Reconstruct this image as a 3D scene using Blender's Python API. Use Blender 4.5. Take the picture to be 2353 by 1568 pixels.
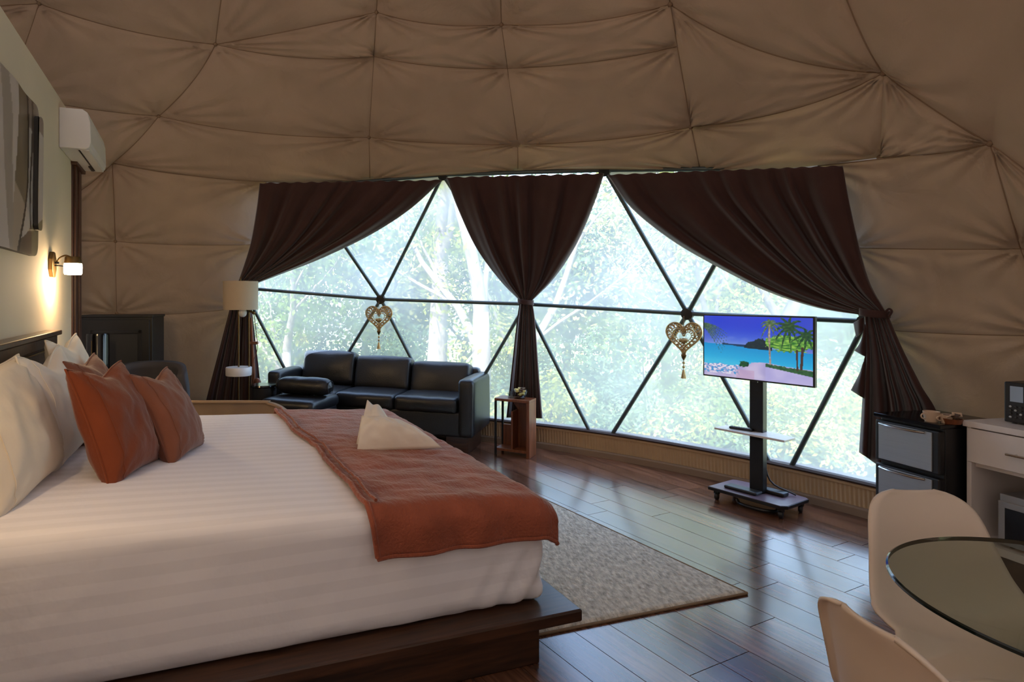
import bpy, bmesh, math, random
import numpy as np
from mathutils import Vector, Matrix, noise

for _o in list(bpy.data.objects):
    bpy.data.objects.remove(_o)
SC = bpy.context.scene
COL = SC.collection
PI = math.pi
random.seed(7)

# ------------------------------------------------------------------ camera
F, CX, YH, HC, W, H = 1400.0, 950.0, 687.0, 1.5, 2353.0, 1568.0
cam_d = bpy.data.cameras.new('camera')
cam = bpy.data.objects.new('camera', cam_d)
COL.objects.link(cam)
cam.location = (0, 0, HC)
cam.rotation_euler = (PI / 2, 0, 0)
cam_d.sensor_width = 36.0
cam_d.lens = F / W * 36.0
cam_d.shift_x = (W / 2 - CX) / W
cam_d.shift_y = (YH - H / 2) / W
cam_d.clip_start = 0.02
SC.camera = cam

# ------------------------------------------------------------------ sky, sun, exposure
world = bpy.data.worlds.new('world')
SC.world = world
world.use_nodes = True
wn = world.node_tree.nodes
wl = world.node_tree.links
wn.clear()
w_out = wn.new('ShaderNodeOutputWorld')
w_bg = wn.new('ShaderNodeBackground')
w_sky = wn.new('ShaderNodeTexSky')
w_sky.sky_type = 'NISHITA'
w_sky.sun_disc = False
w_sky.sun_elevation = math.radians(52)
w_sky.sun_rotation = math.radians(200)
w_sky.air_density = 1.0
w_sky.dust_density = 2.5
w_sky.ozone_density = 1.0
w_bg.inputs[1].default_value = 0.55
wl.new(w_sky.outputs[0], w_bg.inputs[0])
wl.new(w_bg.outputs[0], w_out.inputs[0])

sun_d = bpy.data.lights.new('sun_offscreen', 'SUN')
sun_d.energy = 3.4
sun_d.angle = math.radians(1.5)
sun_d.color = (1.0, 0.95, 0.86)
sun = bpy.data.objects.new('sun_offscreen', sun_d)
COL.objects.link(sun)
sun.rotation_euler = (math.radians(38), 0, math.radians(-28))

vs = SC.view_settings
vs.view_transform = 'Standard'
vs.look = 'None'
vs.gamma = 1.0
vs.use_curve_mapping = False
vs.exposure = 1.7
SC.cycles.max_bounces = 12
SC.cycles.diffuse_bounces = 7
SC.cycles.transparent_max_bounces = 16
SC.cycles.caustics_reflective = False
SC.cycles.caustics_refractive = False


# ------------------------------------------------------------------ helpers
def at(u, v, Y):
    return Vector(((u - CX) / F * Y, Y, HC - (v - YH) / F * Y))


def onz(u, v, z):
    Y = F * (HC - z) / (v - YH)
    return Vector(((u - CX) / F * Y, Y, z))


DC = Vector((-1.6, 1.6, 0.0))     # dome centre on the floor
DR = 5.41                         # dome radius


def dome(u, v, dr=0.0):
    """point of the dome (radius DR + dr) seen in the direction of photo pixel u, v"""
    o = Vector((0, 0, HC))
    d = Vector(((u - CX) / F, 1.0, (YH - v) / F)).normalized()
    oc = o - DC
    b = oc.dot(d)
    c = oc.dot(oc) - (DR + dr) ** 2
    return o + d * (-b + math.sqrt(b * b - c))


def smooth_path(pts, n):
    """Catmull-Rom through 2-D / 3-D points, n+1 samples"""
    P = [np.array(p, float) for p in pts]
    P = [2 * P[0] - P[1]] + P + [2 * P[-1] - P[-2]]
    m = len(P) - 3
    out = []
    for i in range(n + 1):
        x = min(i / n * m, m - 1e-9)
        k = int(x)
        t = x - k
        a, b, c, d = P[k:k + 4]
        out.append(0.5 * (2 * b + (c - a) * t + (2 * a - 5 * b + 4 * c - d) * t * t + (3 * b - a - 3 * c + d) * t ** 3))
    return out


class MB:
    def __init__(s):
        s.v, s.f, s.cols = [], [], None

    def add(s, vs_, fs):
        n = len(s.v)
        s.v += [tuple(p) for p in vs_]
        s.f += [tuple(i + n for i in f) for f in fs]
        return s

    def box(s, c, d, rot=None):
        x, y, z = d[0] / 2, d[1] / 2, d[2] / 2
        vs_ = [Vector((a * x, b * y, e * z)) for e in (-1, 1) for b in (-1, 1) for a in (-1, 1)]
        if rot is not None:
            vs_ = [rot @ p for p in vs_]
        return s.add([p + Vector(c) for p in vs_],
                     [(0, 2, 3, 1), (4, 5, 7, 6), (0, 1, 5, 4), (2, 6, 7, 3), (0, 4, 6, 2), (1, 3, 7, 5)])

    def bx(s, x0, x1, y0, y1, z0, z1):
        return s.box(((x0 + x1) / 2, (y0 + y1) / 2, (z0 + z1) / 2), (x1 - x0, y1 - y0, z1 - z0))

    def tube(s, path, r, n=10, cap=True):
        path = [Vector(p) for p in path]
        rs = r if hasattr(r, '__len__') else [r] * len(path)
        prev = None
        vs_, fs = [], []
        for i, p in enumerate(path):
            a = path[max(i - 1, 0)]
            b = path[min(i + 1, len(path) - 1)]
            t = (b - a).normalized()
            if prev is None:
                q = t.orthogonal().normalized()
            else:
                q = (prev - t * prev.dot(t))
                q = q.normalized() if q.length > 1e-6 else t.orthogonal().normalized()
            prev = q
            w = t.cross(q)
            for k in range(n):
                an = 2 * PI * k / n
                vs_.append(p + (q * math.cos(an) + w * math.sin(an)) * rs[i])
        for i in range(len(path) - 1):
            for k in range(n):
                fs.append((i * n + k, i * n + (k + 1) % n, (i + 1) * n + (k + 1) % n, (i + 1) * n + k))
        if cap:
            fs.append(tuple(range(n - 1, -1, -1)))
            m = (len(path) - 1) * n
            fs.append(tuple(m + k for k in range(n)))
        return s.add(vs_, fs)

    def lathe(s, prof, c=(0, 0, 0), n=32, axis=None, close=False):
        vs_, fs = [], []
        for r, z in prof:
            for k in range(n):
                an = 2 * PI * k / n
                vs_.append(Vector((r * math.cos(an), r * math.sin(an), z)))
        m = len(prof)
        for i in range(m - 1 + (1 if close else 0)):
            j = (i + 1) % m
            for k in range(n):
                fs.append((i * n + k, i * n + (k + 1) % n, j * n + (k + 1) % n, j * n + k))
        if not close:
            if prof[0][0] > 1e-6:
                fs.append(tuple(range(n - 1, -1, -1)))
            if prof[-1][0] > 1e-6:
                fs.append(tuple((m - 1) * n + k for k in range(n)))
        if axis is not None:
            q = Vector((0, 0, 1)).rotation_difference(Vector(axis))
            vs_ = [q @ p for p in vs_]
        return s.add([p + Vector(c) for p in vs_], fs)

    def ball(s, c, r, n=10, sc=(1, 1, 1)):
        prof = [(max(r * math.sin(PI * i / n), 1e-7), -r * math.cos(PI * i / n)) for i in range(n + 1)]
        k = len(s.v)
        s.lathe(prof, (0, 0, 0), max(6, n + 2))
        for i in range(k, len(s.v)):
            p = s.v[i]
            s.v[i] = (p[0] * sc[0] + c[0], p[1] * sc[1] + c[1], p[2] * sc[2] + c[2])
        return s

    def grid(s, fn, nx, ny, closed_x=False):
        """fn(i/nx, j/ny) -> point"""
        vs_ = []
        cx_ = nx if closed_x else nx + 1
        for j in range(ny + 1):
            for i in range(cx_):
                vs_.append(fn(i / nx, j / ny))
        fs = []
        for j in range(ny):
            for i in range(nx):
                a = j * cx_ + i
                b = j * cx_ + (i + 1) % cx_
                fs.append((a, b, b + cx_, a + cx_))
        return s.add(vs_, fs)

    def rbox(s, c, d, r, n=(8, 8, 8), fn=None, rot=None):
        """rounded box; fn(p local) -> p for shaping"""
        hx, hy, hz = d[0] / 2, d[1] / 2, d[2] / 2
        r = min(r, hx, hy, hz)
        idx, vs_, fs = {}, [], []

        def steps(h, k):
            if h - r < 1e-5:
                base = [-h, -h + r * .3, h - r * .3, h]
            else:
                inn = [(-1 + 2 * i / k) * (h - r) for i in range(k + 1)]
                base = [-h, -h + r * .25, -h + r * .6] + inn + [h - r * .6, h - r * .25, h]
            return sorted(set(round(x, 6) for x in base))
        X, Y, Z = steps(hx, n[0]), steps(hy, n[1]), steps(hz, n[2])

        def vert(x, y, z):
            key = (x, y, z)
            if key in idx:
                return idx[key]
            p = Vector((x, y, z))
            q = Vector((max(-hx + r, min(hx - r, x)), max(-hy + r, min(hy - r, y)), max(-hz + r, min(hz - r, z))))
            e = p - q
            if e.length > 1e-9:
                p = q + e.normalized() * r
            if fn:
                p = fn(p)
            if rot is not None:
                p = rot @ p
            idx[key] = len(vs_)
            vs_.append(p + Vector(c))
            return idx[key]
        for A, B, fix, mk in ((X, Y, Z, lambda a, b, k: (a, b, k)), (Y, Z, X, lambda a, b, k: (k, a, b)), (Z, X, Y, lambda a, b, k: (b, k, a))):
            for side in (0, -1):
                k = fix[side]
                for i in range(len(A) - 1):
                    for j in range(len(B) - 1):
                        q = [vert(*mk(A[i], B[j], k)), vert(*mk(A[i + 1], B[j], k)), vert(*mk(A[i + 1], B[j + 1], k)), vert(*mk(A[i], B[j + 1], k))]
                        fs.append(tuple(q if side == -1 else q[::-1]))
        return s.add(vs_, fs)

    def prism(s, outline, z0, z1):
        n = len(outline)
        vs_ = [Vector((p[0], p[1], z0)) for p in outline] + [Vector((p[0], p[1], z1)) for p in outline]
        fs = [tuple(range(n - 1, -1, -1)), tuple(range(n, 2 * n))]
        fs += [(i, (i + 1) % n, n + (i + 1) % n, n + i) for i in range(n)]
        return s.add(vs_, fs)

    def xf(s, M):
        s.v = [tuple(M @ Vector(p)) for p in s.v]
        return s

    def mesh(s, name, smooth=True, angle=40):
        me = bpy.data.meshes.new(name)
        me.from_pydata(s.v, [], s.f)
        if s.cols is not None:
            ca = me.color_attributes.new('Col', 'FLOAT_COLOR', 'POINT')
            ca.data.foreach_set('color', np.asarray(s.cols, np.float32).ravel())
        me.validate()
        if smooth:
            me.polygons.foreach_set('use_smooth', [True] * len(me.polygons))
            try:
                me.set_sharp_from_angle(angle=math.radians(angle))
            except Exception:
                pass
        me.update()
        return me

    def build(s, name, mat, parent=None, smooth=True, bevel=0, seg=2, solid=0, angle=40, kind=None, label=None):
        me = s.mesh(name, smooth, angle)
        o = bpy.data.objects.new(name, me)
        COL.objects.link(o)
        me.materials.append(mat)
        if parent is not None:
            o.parent = parent
        if solid:
            m = o.modifiers.new('thick', 'SOLIDIFY')
            m.thickness = solid
            m.offset = 0
        if bevel:
            m = o.modifiers.new('bevel', 'BEVEL')
            m.width = bevel
            m.segments = seg
            m.limit_method = 'ANGLE'
            m.angle_limit = math.radians(40)
            m.harden_normals = False
        if kind:
            o['kind'] = kind
        if label:
            o['label'] = label
        return o


def tag(o, label, cat, group=None):
    o['label'] = label
    o['category'] = cat
    if group:
        o['group'] = group
    return o


def thing(name, label, cat, loc=(0, 0, 0), rz=0.0, group=None):
    o = bpy.data.objects.new(name, None)
    COL.objects.link(o)
    o.empty_display_size = 0.1
    o.location = loc
    o.rotation_euler = (0, 0, rz)
    return tag(o, label, cat, group)


def struct(o):
    o['kind'] = 'structure'
    return o


# ------------------------------------------------------------------ materials
def lin(r, g, b):
    f = lambda c: (c / 255 / 12.92) if c / 255 <= 0.04045 else ((c / 255 + 0.055) / 1.055) ** 2.4
    return (f(r), f(g), f(b), 1.0)


def new_mat(name):
    m = bpy.data.materials.new(name)
    m.use_nodes = True
    nt = m.node_tree
    return m, nt, nt.nodes['Principled BSDF'], nt.nodes['Material Output']


def mat(name, rgb, rough=0.6, metal=0.0, var=0.06, scale=8.0, bump=0.0, bscale=200.0, sheen=0.0, spec=0.5,
        stretch=(1, 1, 1), coat=0.0, obj_var=0.0, detail=3.0):
    m, nt, p, out = new_mat(name)
    N, L = nt.nodes, nt.links
    tc = N.new('ShaderNodeTexCoord')
    mp = N.new('ShaderNodeMapping')
    mp.inputs['Scale'].default_value = stretch
    L.new(tc.outputs['Object'], mp.inputs[0])
    no = N.new('ShaderNodeTexNoise')
    no.inputs['Scale'].default_value = scale
    no.inputs['Detail'].default_value = detail
    L.new(mp.outputs[0], no.inputs['Vector'])
    mx = N.new('ShaderNodeMix')
    mx.data_type = 'RGBA'
    c = lin(*rgb)
    mx.inputs[6].default_value = tuple(max(0, x * (1 - var * 2)) for x in c[:3]) + (1,)
    mx.inputs[7].default_value = tuple(min(1, x * (1 + var * 2)) for x in c[:3]) + (1,)
    L.new(no.outputs[0], mx.inputs[0])
    col = mx.outputs[2]
    if obj_var:
        oi = N.new('ShaderNodeObjectInfo')
        hs = N.new('ShaderNodeHueSaturation')
        mr = N.new('ShaderNodeMapRange')
        mr.inputs[3].default_value = 1 - obj_var
        mr.inputs[4].default_value = 1 + obj_var
        L.new(oi.outputs['Random'], mr.inputs[0])
        L.new(mr.outputs[0], hs.inputs['Value'])
        L.new(col, hs.inputs['Color'])
        col = hs.outputs[0]
    L.new(col, p.inputs['Base Color'])
    p.inputs['Roughness'].default_value = rough
    p.inputs['Metallic'].default_value = metal
    p.inputs['Specular IOR Level'].default_value = spec
    if sheen:
        p.inputs['Sheen Weight'].default_value = sheen
        p.inputs['Sheen Roughness'].default_value = 0.4
    if coat:
        p.inputs['Coat Weight'].default_value = coat
        p.inputs['Coat Roughness'].default_value = 0.08
    if bump:
        nb = N.new('ShaderNodeTexNoise')
        nb.inputs['Scale'].default_value = bscale
        nb.inputs['Detail'].default_value = 2
        L.new(mp.outputs[0], nb.inputs['Vector'])
        bn = N.new('ShaderNodeBump')
        bn.inputs['Strength'].default_value = bump
        bn.inputs['Distance'].default_value = 0.01
        L.new(nb.outputs[0], bn.inputs['Height'])
        L.new(bn.outputs[0], p.inputs['Normal'])
    return m


def wood(name, rgb, rgb2, rough=0.35, stretch=(1, 12, 12), scale=3.0, obj_var=0.0, offs=False, bump=0.05, spec=0.5):
    m, nt, p, out = new_mat(name)
    N, L = nt.nodes, nt.links
    tc = N.new('ShaderNodeTexCoord')
    mp = N.new('ShaderNodeMapping')
    mp.inputs['Scale'].default_value = stretch
    L.new(tc.outputs['Object'], mp.inputs[0])
    vec = mp.outputs[0]
    oi = N.new('ShaderNodeObjectInfo')
    if offs:
        ad = N.new('ShaderNodeVectorMath')
        ad.operation = 'MULTIPLY_ADD'
        cb = N.new('ShaderNodeCombineXYZ')
        for k in range(3):
            L.new(oi.outputs['Random'], cb.inputs[k])
        ad.inputs[1].default_value = (37, 91, 53)
        L.new(cb.outputs[0], ad.inputs[0])
        L.new(vec, ad.inputs[2])
        vec = ad.outputs[0]
    no = N.new('ShaderNodeTexNoise')
    no.inputs['Scale'].default_value = scale
    no.inputs['Detail'].default_value = 6
    no.inputs['Distortion'].default_value = 0.6
    L.new(vec, no.inputs['Vector'])
    cr = N.new('ShaderNodeValToRGB')
    cr.color_ramp.elements[0].position = 0.32
    cr.color_ramp.elements[1].position = 0.68
    cr.color_ramp.elements[0].color = lin(*rgb2)
    cr.color_ramp.elements[1].color = lin(*rgb)
    L.new(no.outputs[0], cr.inputs[0])
    col = cr.outputs[0]
    if obj_var:
        hs = N.new('ShaderNodeHueSaturation')
        mr = N.new('ShaderNodeMapRange')
        mr.inputs[3].default_value = 1 - obj_var
        mr.inputs[4].default_value = 1 + obj_var
        L.new(oi.outputs['Random'], mr.inputs[0])
        L.new(mr.outputs[0], hs.inputs['Value'])
        L.new(col, hs.inputs['Color'])
        col = hs.outputs[0]
    L.new(col, p.inputs['Base Color'])
    p.inputs['Roughness'].default_value = rough
    p.inputs['Specular IOR Level'].default_value = spec
    if bump:
        bn = N.new('ShaderNodeBump')
        bn.inputs['Strength'].default_value = bump
        bn.inputs['Distance'].default_value = 0.004
        L.new(no.outputs[0], bn.inputs['Height'])
        L.new(bn.outputs[0], p.inputs['Normal'])
    return m


def emit(name, rgb, strength):
    m, nt, p, out = new_mat(name)
    p.inputs['Base Color'].default_value = lin(*rgb)
    p.inputs['Emission Color'].default_value = lin(*rgb)
    p.inputs['Emission Strength'].default_value = strength
    return m


def canvas_mat():
    """tan liner cloth: cotton weave, a little daylight passes through it"""
    m, nt, p, out = new_mat('canvas_liner')
    N, L = nt.nodes, nt.links
    tc = N.new('ShaderNodeTexCoord')
    no = N.new('ShaderNodeTexNoise')
    no.inputs['Scale'].default_value = 1.3
    no.inputs['Detail'].default_value = 5
    L.new(tc.outputs['Object'], no.inputs['Vector'])
    cr = N.new('ShaderNodeValToRGB')
    cr.color_ramp.elements[0].position = 0.3
    cr.color_ramp.elements[1].position = 0.7
    cr.color_ramp.elements[0].color = lin(166, 143, 122)
    cr.color_ramp.elements[1].color = lin(184, 160, 137)
    L.new(no.outputs[0], cr.inputs[0])
    L.new(cr.outputs[0], p.inputs['Base Color'])
    p.inputs['Roughness'].default_value = 0.9
    p.inputs['Specular IOR Level'].default_value = 0.1
    nb = N.new('ShaderNodeTexNoise')
    nb.inputs['Scale'].default_value = 160
    L.new(tc.outputs['Object'], nb.inputs['Vector'])
    nw = N.new('ShaderNodeTexNoise')
    nw.inputs['Scale'].default_value = 5
    nw.inputs['Detail'].default_value = 3
    nw.inputs['Distortion'].default_value = 1.0
    L.new(tc.outputs['Object'], nw.inputs['Vector'])
    b1 = N.new('ShaderNodeBump')
    b1.inputs['Strength'].default_value = 0.12
    b1.inputs['Distance'].default_value = 0.01
    L.new(nb.outputs[0], b1.inputs['Height'])
    b2 = N.new('ShaderNodeBump')
    b2.inputs['Strength'].default_value = 0.25
    b2.inputs['Distance'].default_value = 0.05
    L.new(nw.outputs[0], b2.inputs['Height'])
    L.new(b1.outputs[0], b2.inputs['Normal'])
    L.new(b2.outputs[0], p.inputs['Normal'])
    tl = N.new('ShaderNodeBsdfTranslucent')
    L.new(cr.outputs[0], tl.inputs[0])
    L.new(b2.outputs[0], tl.inputs['Normal'])
    ms = N.new('ShaderNodeMixShader')
    ms.inputs[0].default_value = 0.25
    L.new(p.outputs[0], ms.inputs[1])
    L.new(tl.outputs[0], ms.inputs[2])
    L.new(ms.outputs[0], out.inputs[0])
    return m


def shell_mat():
    m, nt, p, out = new_mat('dome_cover')
    N, L = nt.nodes, nt.links
    p.inputs['Base Color'].default_value = lin(196, 172, 146)
    p.inputs['Roughness'].default_value = 0.9
    tl = N.new('ShaderNodeBsdfTranslucent')
    tl.inputs[0].default_value = lin(224, 212, 198)
    ms = N.new('ShaderNodeMixShader')
    ms.inputs[0].default_value = 0.06
    L.new(p.outputs[0], ms.inputs[1])
    L.new(tl.outputs[0], ms.inputs[2])
    L.new(ms.outputs[0], out.inputs[0])
    return m


def vinyl_mat():
    """clear but milky vinyl sheet: most light goes straight through, some is scattered"""
    m, nt, p, out = new_mat('clear_vinyl')
    N, L = nt.nodes, nt.links
    N.remove(p)
    tr = N.new('ShaderNodeBsdfTransparent')
    tr.inputs[0].default_value = (0.97, 0.98, 0.99, 1)
    tl = N.new('ShaderNodeBsdfTranslucent')
    tl.inputs[0].default_value = (1.0, 0.97, 0.92, 1)
    gl = N.new('ShaderNodeBsdfGlossy')
    gl.inputs['Roughness'].default_value = 0.08
    tc = N.new('ShaderNodeTexCoord')
    no = N.new('ShaderNodeTexNoise')
    no.inputs['Scale'].default_value = 1.1
    no.inputs['Detail'].default_value = 4
    L.new(tc.outputs['Object'], no.inputs['Vector'])
    mr = N.new('ShaderNodeMapRange')
    mr.inputs[1].default_value = 0.3
    mr.inputs[2].default_value = 0.7
    mr.inputs[3].default_value = VINYL[0]
    mr.inputs[4].default_value = VINYL[1]
    L.new(no.outputs[0], mr.inputs[0])
    m1 = N.new('ShaderNodeMixShader')
    L.new(mr.outputs[0], m1.inputs[0])
    L.new(tr.outputs[0], m1.inputs[1])
    L.new(tl.outputs[0], m1.inputs[2])
    m2 = N.new('ShaderNodeMixShader')
    m2.inputs[0].default_value = 0.03
    L.new(m1.outputs[0], m2.inputs[1])
    L.new(gl.outputs[0], m2.inputs[2])
    L.new(m2.outputs[0], out.inputs[0])
    return m


def leaf_mat(name, a, b, trans=0.45):
    m, nt, p, out = new_mat(name)
    N, L = nt.nodes, nt.links
    tc = N.new('ShaderNodeTexCoord')
    no = N.new('ShaderNodeTexNoise')
    no.inputs['Scale'].default_value = 1.6
    no.inputs['Detail'].default_value = 6
    L.new(tc.outputs['Object'], no.inputs['Vector'])
    cr = N.new('ShaderNodeValToRGB')
    cr.color_ramp.elements[0].position = 0.35
    cr.color_ramp.elements[1].position = 0.65
    cr.color_ramp.elements[0].color = lin(*a)
    cr.color_ramp.elements[1].color = lin(*b)
    L.new(no.outputs[0], cr.inputs[0])
    N.remove(p)
    df = N.new('ShaderNodeBsdfDiffuse')
    tl = N.new('ShaderNodeBsdfTranslucent')
    L.new(cr.outputs[0], df.inputs[0])
    L.new(cr.outputs[0], tl.inputs[0])
    ms = N.new('ShaderNodeMixShader')
    ms.inputs[0].default_value = trans
    L.new(df.outputs[0], ms.inputs[1])
    L.new(tl.outputs[0], ms.inputs[2])
    L.new(ms.outputs[0], out.inputs[0])
    return m


def glass_mat(name, rgb, rough=0.02):
    m, nt, p, out = new_mat(name)
    N, L = nt.nodes, nt.links
    N.remove(p)
    tr = N.new('ShaderNodeBsdfTransparent')
    tr.inputs[0].default_value = lin(*rgb)
    gl = N.new('ShaderNodeBsdfGlossy')
    gl.inputs['Roughness'].default_value = rough
    fr = N.new('ShaderNodeFresnel')
    fr.inputs[0].default_value = 1.45
    ge = N.new('ShaderNodeNewGeometry')
    sb = N.new('ShaderNodeMath')
    sb.operation = 'SUBTRACT'
    sb.inputs[0].default_value = 1.0
    L.new(ge.outputs['Backfacing'], sb.inputs[1])
    mm = N.new('ShaderNodeMath')
    mm.operation = 'MULTIPLY'
    L.new(sb.outputs[0], mm.inputs[0])
    L.new(fr.outputs[0], mm.inputs[1])
    ms = N.new('ShaderNodeMixShader')
    L.new(mm.outputs[0], ms.inputs[0])
    L.new(tr.outputs[0], ms.inputs[1])
    L.new(gl.outputs[0], ms.inputs[2])
    L.new(ms.outputs[0], out.inputs[0])
    return m


def col_mat(name, rough=0.5, emission=0.0):
    """colours printed on the surface (colour attribute)"""
    m, nt, p, out = new_mat(name)
    N, L = nt.nodes, nt.links
    a = N.new('ShaderNodeAttribute')
    a.attribute_name = 'Col'
    L.new(a.outputs['Color'], p.inputs['Base Color'])
    p.inputs['Roughness'].default_value = rough
    if emission:
        p.inputs['Base Color'].default_value = (0, 0, 0, 1)
        for l in list(p.inputs['Base Color'].links):
            L.remove(l)
        L.new(a.outputs['Color'], p.inputs['Emission Color'])
        p.inputs['Emission Strength'].default_value = emission
    return m


def sheet_mat():
    """white cotton sateen sheet with tone-on-tone stripes running along the bed"""
    m, nt, p, out = new_mat('striped_sheet')
    N, L = nt.nodes, nt.links
    tc = N.new('ShaderNodeTexCoord')
    sp = N.new('ShaderNodeSeparateXYZ')
    L.new(tc.outputs['Object'], sp.inputs[0])
    # cloth coordinate across the stripes: y on the top, z down the sides
    ad = N.new('ShaderNodeMath')
    ad.operation = 'ADD'
    L.new(sp.outputs['Y'], ad.inputs[0])
    L.new(sp.outputs['Z'], ad.inputs[1])
    mu = N.new('ShaderNodeMath')
    mu.operation = 'MULTIPLY'
    mu.inputs[1].default_value = 2 * PI / 0.078
    L.new(ad.outputs[0], mu.inputs[0])
    si = N.new('ShaderNodeMath')
    si.operation = 'SINE'
    L.new(mu.outputs[0], si.inputs[0])
    mr = N.new('ShaderNodeMapRange')
    mr.inputs[1].default_value = -0.12
    mr.inputs[2].default_value = 0.12
    L.new(si.outputs[0], mr.inputs[0])
    cr = N.new('ShaderNodeMix')
    cr.data_type = 'RGBA'
    cr.inputs[6].default_value = lin(228, 227, 234)
    cr.inputs[7].default_value = lin(234, 233, 240)
    L.new(mr.outputs[0], cr.inputs[0])
    L.new(cr.outputs[2], p.inputs['Base Color'])
    rr = N.new('ShaderNodeMapRange')
    rr.inputs[3].default_value = 0.72
    rr.inputs[4].default_value = 0.85
    L.new(mr.outputs[0], rr.inputs[0])
    L.new(rr.outputs[0], p.inputs['Roughness'])
    p.inputs['Specular IOR Level'].default_value = 0.3
    no = N.new('ShaderNodeTexNoise')
    no.inputs['Scale'].default_value = 6
    no.inputs['Detail'].default_value = 4
    L.new(tc.outputs['Object'], no.inputs['Vector'])
    bn = N.new('ShaderNodeBump')
    bn.inputs['Strength'].default_value = 0.25
    bn.inputs['Distance'].default_value = 0.03
    L.new(no.outputs[0], bn.inputs['Height'])
    L.new(bn.outputs[0], p.inputs['Normal'])
    return m


VINYL = (0.22, 0.42)
M = {}
M['canvas'] = canvas_mat()
M['shell'] = shell_mat()
M['seam'] = mat('seam_cord', (132, 108, 86), 0.9)
M['vinyl'] = vinyl_mat()
M['steel'] = mat('grey_steel_tube', (84, 92, 92), 0.45, 0.6, 0.1)
M['hub'] = mat('dark_hub', (52, 46, 42), 0.5, 0.3)
M['curtain'] = mat('brown_velvet', (66, 45, 42), 0.85, 0, 0.12, 5, 0.1, 120, sheen=0.4, spec=0.15)
M['wallpaint'] = mat('cream_wall_paint', (212, 200, 180), 0.8, 0, 0.02, 3, 0.05, 150)
M['walnut'] = wood('dark_walnut', (74, 46, 30), (38, 23, 16), 0.32, (1.2, 14, 14), 3)
M['trimwood'] = wood('red_brown_trim', (84, 50, 36), (52, 29, 22), 0.5, (14, 14, 1.2), 3)
M['plank'] = wood('floor_plank', (122, 80, 58), (66, 42, 32), 0.20, (1.3, 14, 14), 2.2, 0.28, True, 0.02, 0.8)
_pp = M['plank'].node_tree.nodes['Principled BSDF']
_pp.inputs['Coat Weight'].default_value = 0.25
_pp.inputs['Coat Roughness'].default_value = 0.16
M['tablewood'] = wood('orange_brown_wood', (132, 76, 44), (98, 54, 32), 0.4, (10, 10, 1), 3)
M['sheet'] = sheet_mat()
M['white_linen'] = mat('white_linen', (226, 218, 208), 0.85, 0, 0.02, 6, 0.25, 14, spec=0.2)
M['cream_linen'] = mat('cream_linen', (224, 212, 194), 0.85, 0, 0.02, 6, 0.25, 14, spec=0.2)
M['rust'] = mat('rust_velvet', (122, 60, 34), 0.8, 0, 0.1, 7, 0.15, 60, sheen=0.3, spec=0.2)
M['terra'] = mat('terracotta_velvet', (128, 80, 62), 0.8, 0, 0.08, 7, 0.15, 60, sheen=0.3, spec=0.2)
M['throw'] = mat('rust_throw', (144, 79, 59), 0.85, 0, 0.2, 9, 0.5, 90, sheen=0.35, spec=0.15, stretch=(1, 0.35, 1))
M['leather'] = mat('black_leather', (26, 27, 30), 0.36, 0, 0.1, 10, 0.15, 120)
M['black'] = mat('black_plastic', (20, 20, 23), 0.4, 0, 0.05)
M['blackgloss'] = mat('black_gloss', (12, 12, 15), 0.15, 0, 0.05)
M['blackmetal'] = mat('black_metal', (22, 23, 26), 0.4, 0.3, 0.05)
M['blackwood'] = mat('black_lacquer', (18, 18, 19), 0.45, 0, 0.1, 6)
M['greypanel'] = mat('dark_grey_panel', (38, 38, 38), 0.6, 0, 0.06)
M['white'] = mat('white_plastic', (222, 220, 220), 0.35, 0, 0.015)
M['whitewood'] = mat('white_laminate', (214, 206, 202), 0.3, 0, 0.02)
M['silver'] = mat('brushed_silver', (170, 172, 176), 0.38, 0.75, 0.04, 3, stretch=(1, 1, 30))
M['chrome'] = mat('chrome', (205, 200, 192), 0.2, 1.0, 0.02)
M['brass'] = mat('aged_brass', (112, 90, 56), 0.42, 0.85, 0.1)
M['gold'] = mat('antique_gold_wire', (176, 150, 104), 0.4, 0.7, 0.15)
M['shade'] = mat('cream_shade', (184, 166, 142), 0.85, 0, 0.02, 10, 0.1, 90)
M['rug'] = mat('beige_rug', (200, 186, 170), 0.95, 0, 0.42, 48, 1.0, 80, spec=0.1, stretch=(1, 0.45, 1), detail=4)
M['rugedge'] = mat('rug_binding', (132, 112, 90), 0.95, 0, 0.1, 40)
M['skirt'] = mat('beige_skirt', (186, 160, 126), 0.85, 0, 0.05)
M['skirtbase'] = mat('taupe_base_strip', (138, 116, 94), 0.8, 0, 0.06)
M['sill'] = mat('dark_sill', (60, 42, 32), 0.6, 0, 0.1)
M['shellplastic'] = mat('cream_shell_plastic', (204, 188, 174), 0.42, 0, 0.02)
M['legwood'] = wood('beech_leg', (188, 150, 108), (160, 122, 82), 0.45, (10, 10, 1), 3)
M['glass'] = glass_mat('table_glass', (224, 230, 226))
M['glassedge'] = mat('glass_edge', (16, 26, 24), 0.08, 0, 0.0)
M['clearglass'] = glass_mat('clear_glass', (236, 240, 240))
M['tan'] = mat('tan_upholstery', (150, 126, 100), 0.75, 0, 0.05, 8, 0.1, 150)
M['greyfab'] = mat('dark_grey_fabric', (64, 62, 66), 0.85, 0, 0.06)
M['lampglass'] = emit('lit_frosted_glass', (255, 226, 180), 9.0)
M['maroon'] = mat('plum_laminate', (104, 84, 92), 0.35, 0, 0.03)
M['bark'] = mat('pale_bark', (116, 110, 100), 0.9, 0, 0.25, 5, 0.6, 20, stretch=(1, 1, 0.25))
M['barkdark'] = mat('dark_bark', (70, 66, 62), 0.9, 0, 0.25, 5, 0.6, 20, stretch=(1, 1, 0.25))
M['leaf1'] = leaf_mat('leaf_yellow_green', (72, 92, 40), (168, 174, 88))
M['leaf2'] = leaf_mat('leaf_mid_green', (40, 66, 36), (118, 142, 72))
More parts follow.
